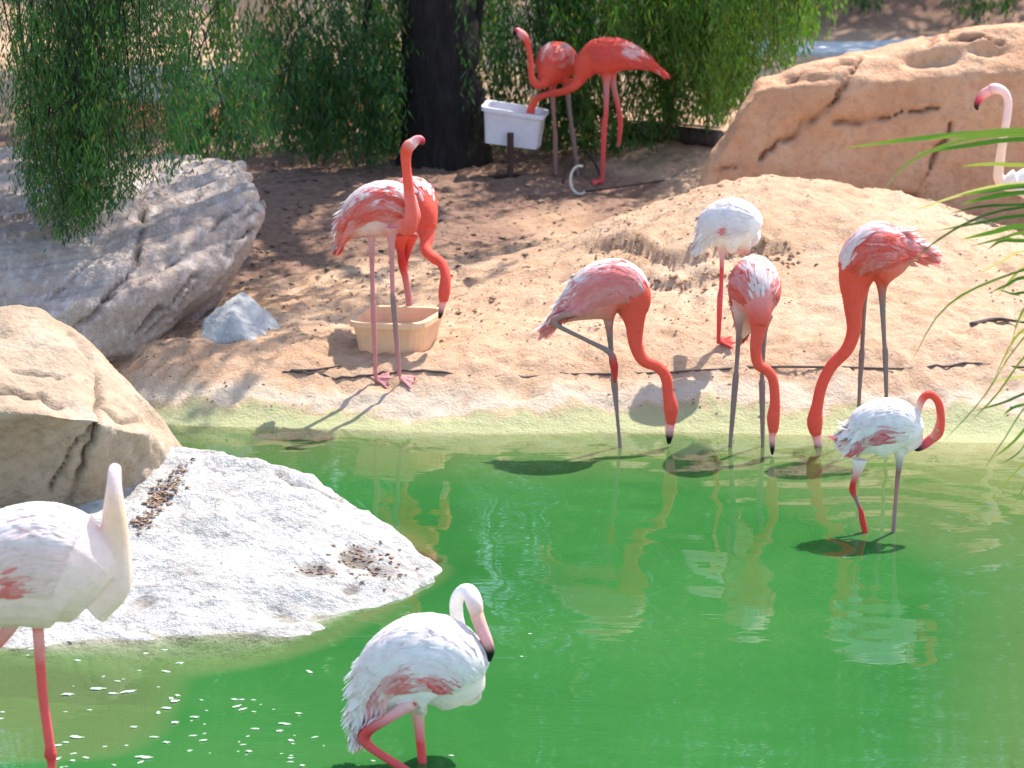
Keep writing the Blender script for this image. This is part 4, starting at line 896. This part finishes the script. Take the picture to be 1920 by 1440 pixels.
# pebbles, crumbs and dead leaves (stuff)
def scatter(name, pts, size, mat, flat=.6, kind='stuff'):
    V, Fc = [], []; base = np.array([(1, 0, 0), (-.5, .87, 0), (-.5, -.87, 0), (0, 0, .8), (0, 0, -.8), (.3, .5, .6)])
    f0 = [(0, 5, 3), (0, 1, 5), (5, 1, 3), (1, 2, 3), (2, 0, 3), (1, 0, 4), (2, 1, 4), (0, 2, 4)]
    for p in pts:
        s = random.uniform(*size); a = random.random() * 6.28; m = Matrix.Rotation(a, 3, 'Z') @ Matrix.Diagonal((s, s * random.uniform(.5, 1), s * flat * random.uniform(.5, 1.2)))
        b0 = len(V); V += [tuple(Vector(p) + m @ Vector(b * random.uniform(.8, 1.2))) for b in base]; Fc += [tuple(i + b0 for i in f) for f in f0]
    return tag(link(name, make_mesh(name, V, Fc, mat, smooth=False)), kind=kind)
pts = []
while len(pts) < 3200:
    x, y = random.uniform(-2.6, 3.2), random.uniform(13.2, 16.8); 
    if vnoise(np.array([[x * 1.4, y * 1.4, 3.]]), 4)[0] > random.uniform(-.6, .5): pts.append((x, y))
zz = terrain([p[0] for p in pts], [p[1] for p in pts]); pts = [(x, y, z) for (x, y), z in zip(pts, zz) if z > .05]
scatter('pebbles', pts, (.004, .013), M['pebble'])
rb = BVHTree.FromObject(white_rock, bpy.context.evaluated_depsgraph_get()); pts = []
for _ in range(420):
    if random.random() < .35: continue
    u = random.gauss(300, 28); v = 985 - (u - 258) * 1.15 + random.gauss(0, 15); d = ray(u, v); h = rb.ray_cast(Vector((0, 0, H_CAM)), d)
    if h[0] is not None: pts.append(tuple(h[0] + Vector((0, 0, .006))))
for cu, cv, su, sv, k in ((675, 1045, 22, 16, 60), (590, 1072, 24, 8, 24), (720, 1080, 30, 14, 26)):
    for _ in range(k):
        d = ray(random.gauss(cu, su), random.gauss(cv, sv)); h = rb.ray_cast(Vector((0, 0, H_CAM)), d)
        if h[0] is not None and h[0].z > .02: pts.append(tuple(h[0] + Vector((0, 0, .003))))
scatter('leaf_litter', pts, (.005, .018), M['dead_leaf'], .35)
pts = [(random.gauss(-1.6, 1.5), random.gauss(17.3, 1.5)) for _ in range(1600)]
zz = terrain([p[0] for p in pts], [p[1] for p in pts]); scatter('fallen_leaves', [(x, y, z + .004) for (x, y), z in zip(pts, zz) if y > 14.6], (.012, .035), M['dead_leaf'], .3)

pts = []
for sc in SCARP:
    for _ in range(60):
        i = random.randrange(len(sc) - 1); t = random.random(); g = G(sc[i][0] * (1 - t) + sc[i + 1][0] * t + random.gauss(0, 6), sc[i][1] * (1 - t) + sc[i + 1][1] * t + random.gauss(5, 9)); pts.append(tuple(g))
for _ in range(40):
    g = G(random.gauss(1440, 38), random.gauss(482, 14)); pts.append(tuple(g))
scatter('soil_clods', pts, (.006, .024), M['clod'], .8)

# floating down feathers
fm = []
for k in range(4):
    n = 15; r_ = np.random.default_rng(40 + k); V = [(0, 0, .006)]
    for i in range(n):
        a = 2 * math.pi * i / n; rr = r_.uniform(.4, 1.2); V.append((math.cos(a) * rr * .016, math.sin(a) * rr * .010, .0015 + .002 * r_.random()))
    fm.append(make_mesh('floating_feather', V, [(0, i + 1, (i + 1) % n + 1) for i in range(n)], M['white_fluff']))
spots = []
while len(spots) < 100:
    r0_ = random.random()
    u, v = (random.uniform(0, 345), random.uniform(1195, 1440)) if r0_ < .55 else ((random.uniform(355, 570), random.uniform(1310, 1440)) if r0_ < .85 else (random.uniform(560, 1000), random.uniform(1180, 1440)))
    if vnoise(np.array([[u / 70., v / 45., 2.]]), 6)[0] > random.uniform(-.55, .35): spots.append((u, v))
for i, (u, v) in enumerate(spots):
    p = PZ(u, v, .002); o = link('floating_feather', fm[i % 4]); o.location = p; s = random.choice((.3, .4, .5, .65, .9)) * (1.2 if u < 350 else .85); o.scale = (s * random.uniform(1, 1.9), s, s); o.rotation_euler.z = random.gauss(0, .5)
    tag(o, 'small white down feather floating on the green pond in the foreground', 'feather', 'white feathers floating on the pond')

# ------------------------------------------------------------------ palm at the right edge
yp = 8.4; stem = Vector((P(2150, 500, yp).x, yp, ground(P(2150, 500, yp).x, yp)))
palm = empty('palm', stem, 'palm with long narrow drooping leaves reaching in from the right edge', 'palm')
mb = MB(); limb_tube(mb, [stem - Vector((0, 0, .3)), stem + Vector((.03, 0, .8)), stem + Vector((-.02, 0, 1.55))], [.09, .075, .06]); mb.build('trunk', M['wood'], palm)
GR = [(.05, .13, .025), (.09, .19, .04), (.15, .22, .05), (.03, .09, .025)]; DRY = (.62, .50, .28); YEL = (.32, .33, .08)
hubs = [(2130, 270), (2120, 420), (2090, 560), (2060, 600)]
LV = [([(2120, 262), (1920, 250), (1750, 258), (1580, 278)], 10, 1, 0), ([(2120, 270), (1920, 262), (1800, 276), (1715, 288)], 8, 0, .05), ([(2120, 250), (1920, 244), (1820, 252), (1740, 262)], 7, 2, -.04),
      ([(2100, 262), (1860, 255), (1720, 296), (1650, 362)], 6.5, 2, -.1), ([(2110, 300), (1930, 310), (1860, 308), (1800, 312)], 6, 'y', .08),
      ([(2110, 345), (1920, 350), (1860, 358), (1796, 366)], 9, 1, 0), ([(2110, 350), (1920, 362), (1850, 372), (1800, 384)], 8, 0, .06), ([(2110, 370), (1920, 384), (1840, 388), (1775, 402)], 5, 3, -.05),
      ([(1960, 340), (1860, 350), (1775, 374), (1708, 397)], 4, 'd', .1),
      ([(2100, 400), (1920, 405), (1840, 418), (1750, 434)], 6, 3, 0), ([(2100, 420), (1920, 425), (1860, 437), (1800, 450)], 9, 1, .05), ([(2100, 430), (1930, 436), (1880, 448), (1820, 462)], 7, 2, -.06), ([(2100, 445), (1930, 452), (1880, 452), (1850, 470)], 7, 1, .03),
      ([(2000, 380), (1860, 400), (1760, 450), (1690, 512)], 5, 3, -.12),
      ([(2090, 480), (1930, 470), (1880, 490), (1832, 516)], 4, 'd', .06), ([(2090, 520), (1930, 520), (1890, 535), (1858, 548)], 7, 1, 0), ([(2090, 540), (1930, 548), (1900, 552), (1866, 540)], 5, 3, .08), ([(2090, 500), (1940, 500), (1900, 520), (1870, 560)], 5, 'y', .02),
      ([(2060, 470), (1880, 520), (1770, 580), (1703, 690)], 4.5, 1, -.1),
      ([(2060, 560), (1930, 625), (1840, 752), (1768, 828)], 7, 1, 0), ([(2060, 570), (1940, 650), (1870, 740), (1820, 790)], 6, 2, .05), ([(2060, 540), (1930, 580), (1880, 690), (1836, 765)], 5, 'd', -.05), ([(2060, 570), (1940, 610), (1900, 640), (1860, 720)], 5, 'y', .05),
      ([(2070, 650), (1940, 700), (1890, 710), (1850, 720)], 4, 'd', .1), ([(2070, 680), (1930, 735), (1880, 756), (1822, 772)], 5, 3, 0), ([(2070, 700), (1940, 752), (1900, 765), (1880, 780)], 5, 1, .06),
      ([(2070, 640), (1940, 745), (1880, 830), (1842, 885)], 7, 1, 0), ([(2070, 660), (1950, 775), (1900, 830), (1858, 862)], 6, 2, .06), ([(2070, 690), (1950, 800), (1910, 850), (1872, 872)], 5, 0, -.05),
      ([(2070, 730), (1960, 840), (1910, 880), (1852, 942)], 5, 'y', 0), ([(2070, 740), (1970, 850), (1930, 900), (1896, 955)], 6, 1, .05), ([(2080, 760), (1980, 830), (1940, 850), (1912, 860)], 5, 0, .02),
      ([(2070, 590), (1950, 560), (1910, 600), (1896, 660)], 4, 2, .1), ([(2070, 600), (1960, 590), (1925, 620), (1908, 700)], 4, 'd', .12)]
rach = [[stem + Vector((-.02, 0, 1.5)), P(2160, 300, yp), P(2120, 262, yp), P(2080, 258, yp)], [stem + Vector((-.02, 0, 1.45)), P(2130, 430, yp), P(2100, 430, yp)],
        [stem + Vector((-.02, 0, 1.4)), P(2110, 500, yp), P(2075, 560, yp), P(2065, 650, yp), P(2080, 760, yp)]]
for r0_ in rach:
    mb = MB(); mb.tube(r0_, [.014, .010, .006], 7); mb.build('rachis', M['wood'], palm)
for pl, wpx, c, dy in LV:
    rows = np.array([tuple(P(u, v, yp + dy * (1 + .5 * i))) for i, (u, v) in enumerate(pl)]); cen = catmull(rows, 12); T = np.gradient(cen, axis=0); T /= np.linalg.norm(T, axis=1)[:, None]
    up = np.array((random.uniform(-.25, .25), -.55, .8)); wd = wpx * 1.6 / 640 * np.interp(np.linspace(0, 1, 12), [0, .2, .55, .85, 1], [.5, .9, 1, .6, .03])
    V = []; base = np.array(DRY if c == 'd' else YEL if c == 'y' else GR[c]); cl = []
    for i in range(12):
        s = np.cross(T[i], np.cross(up, T[i])); s /= np.linalg.norm(s); nn = np.cross(T[i], s)
        V += [cen[i] + s * wd[i] * .5 + nn * wd[i] * .15, cen[i], cen[i] - s * wd[i] * .5 + nn * wd[i] * .15]
        k = sstep(.72, 1., i / 11) * .7; cc = base * (1 - k) + np.array(YEL) * k; cl += [cc, cc * .85, cc]
    Fq = np.array([(i * 3 + s, i * 3 + s + 1, i * 3 + s + 4, i * 3 + s + 3) for i in range(11) for s in (0, 1)])
    link('leaf', make_mesh('leaf', V, Fq, M['palm'], np.array(cl)), palm)

# the rest of the crown, to the right of the frame
apex = stem + Vector((-.02, 0, 1.5))
for fi, az in enumerate((-75, -40, -10, 20, 50, 78)):
    a = R(az); dv = Vector((math.cos(a), math.sin(a), 0)); ln = random.uniform(.8, 1.1)
    rp = [apex, apex + dv * ln * .35 + Vector((0, 0, .38)), apex + dv * ln * .75 + Vector((0, 0, .36)), apex + dv * ln + Vector((0, 0, .08))]
    mb = MB(); mb.tube(rp, [.016, .012, .006], 6); mb.build('rachis', M['wood'], palm)
    cen = catmull(np.array([tuple(p) for p in rp]), 30); sv = Vector((-dv.y, dv.x, 0)); V, Fq, cl = [], [], []
    for k in range(6, 30):
        for sd_ in (-1, 1):
            if sd_ > 0 and az > 60: continue
            p = Vector(cen[k]); l_ = random.uniform(.35, .55); d1 = (sv * sd_ + dv * .5).normalized(); b0 = len(V); base = np.array(GR[random.randrange(4)])
            for j in range(5):
                f = j / 4; q_ = p + d1 * l_ * f + Vector((0, 0, .06 * f - .42 * l_ * f * f * 1.6)); wv = dv * .012 * (.6, 1, .9, .6, .05)[j]
                V += [q_ + wv, q_ - wv]; cl += [base, base * .85]
            Fq += [(b0 + 2 * j, b0 + 2 * j + 1, b0 + 2 * j + 3, b0 + 2 * j + 2) for j in range(4)]
    o = link('frond', make_mesh('frond', V, np.array(Fq), M['palm'], np.array(cl)), palm); o['kind'] = 'stuff'
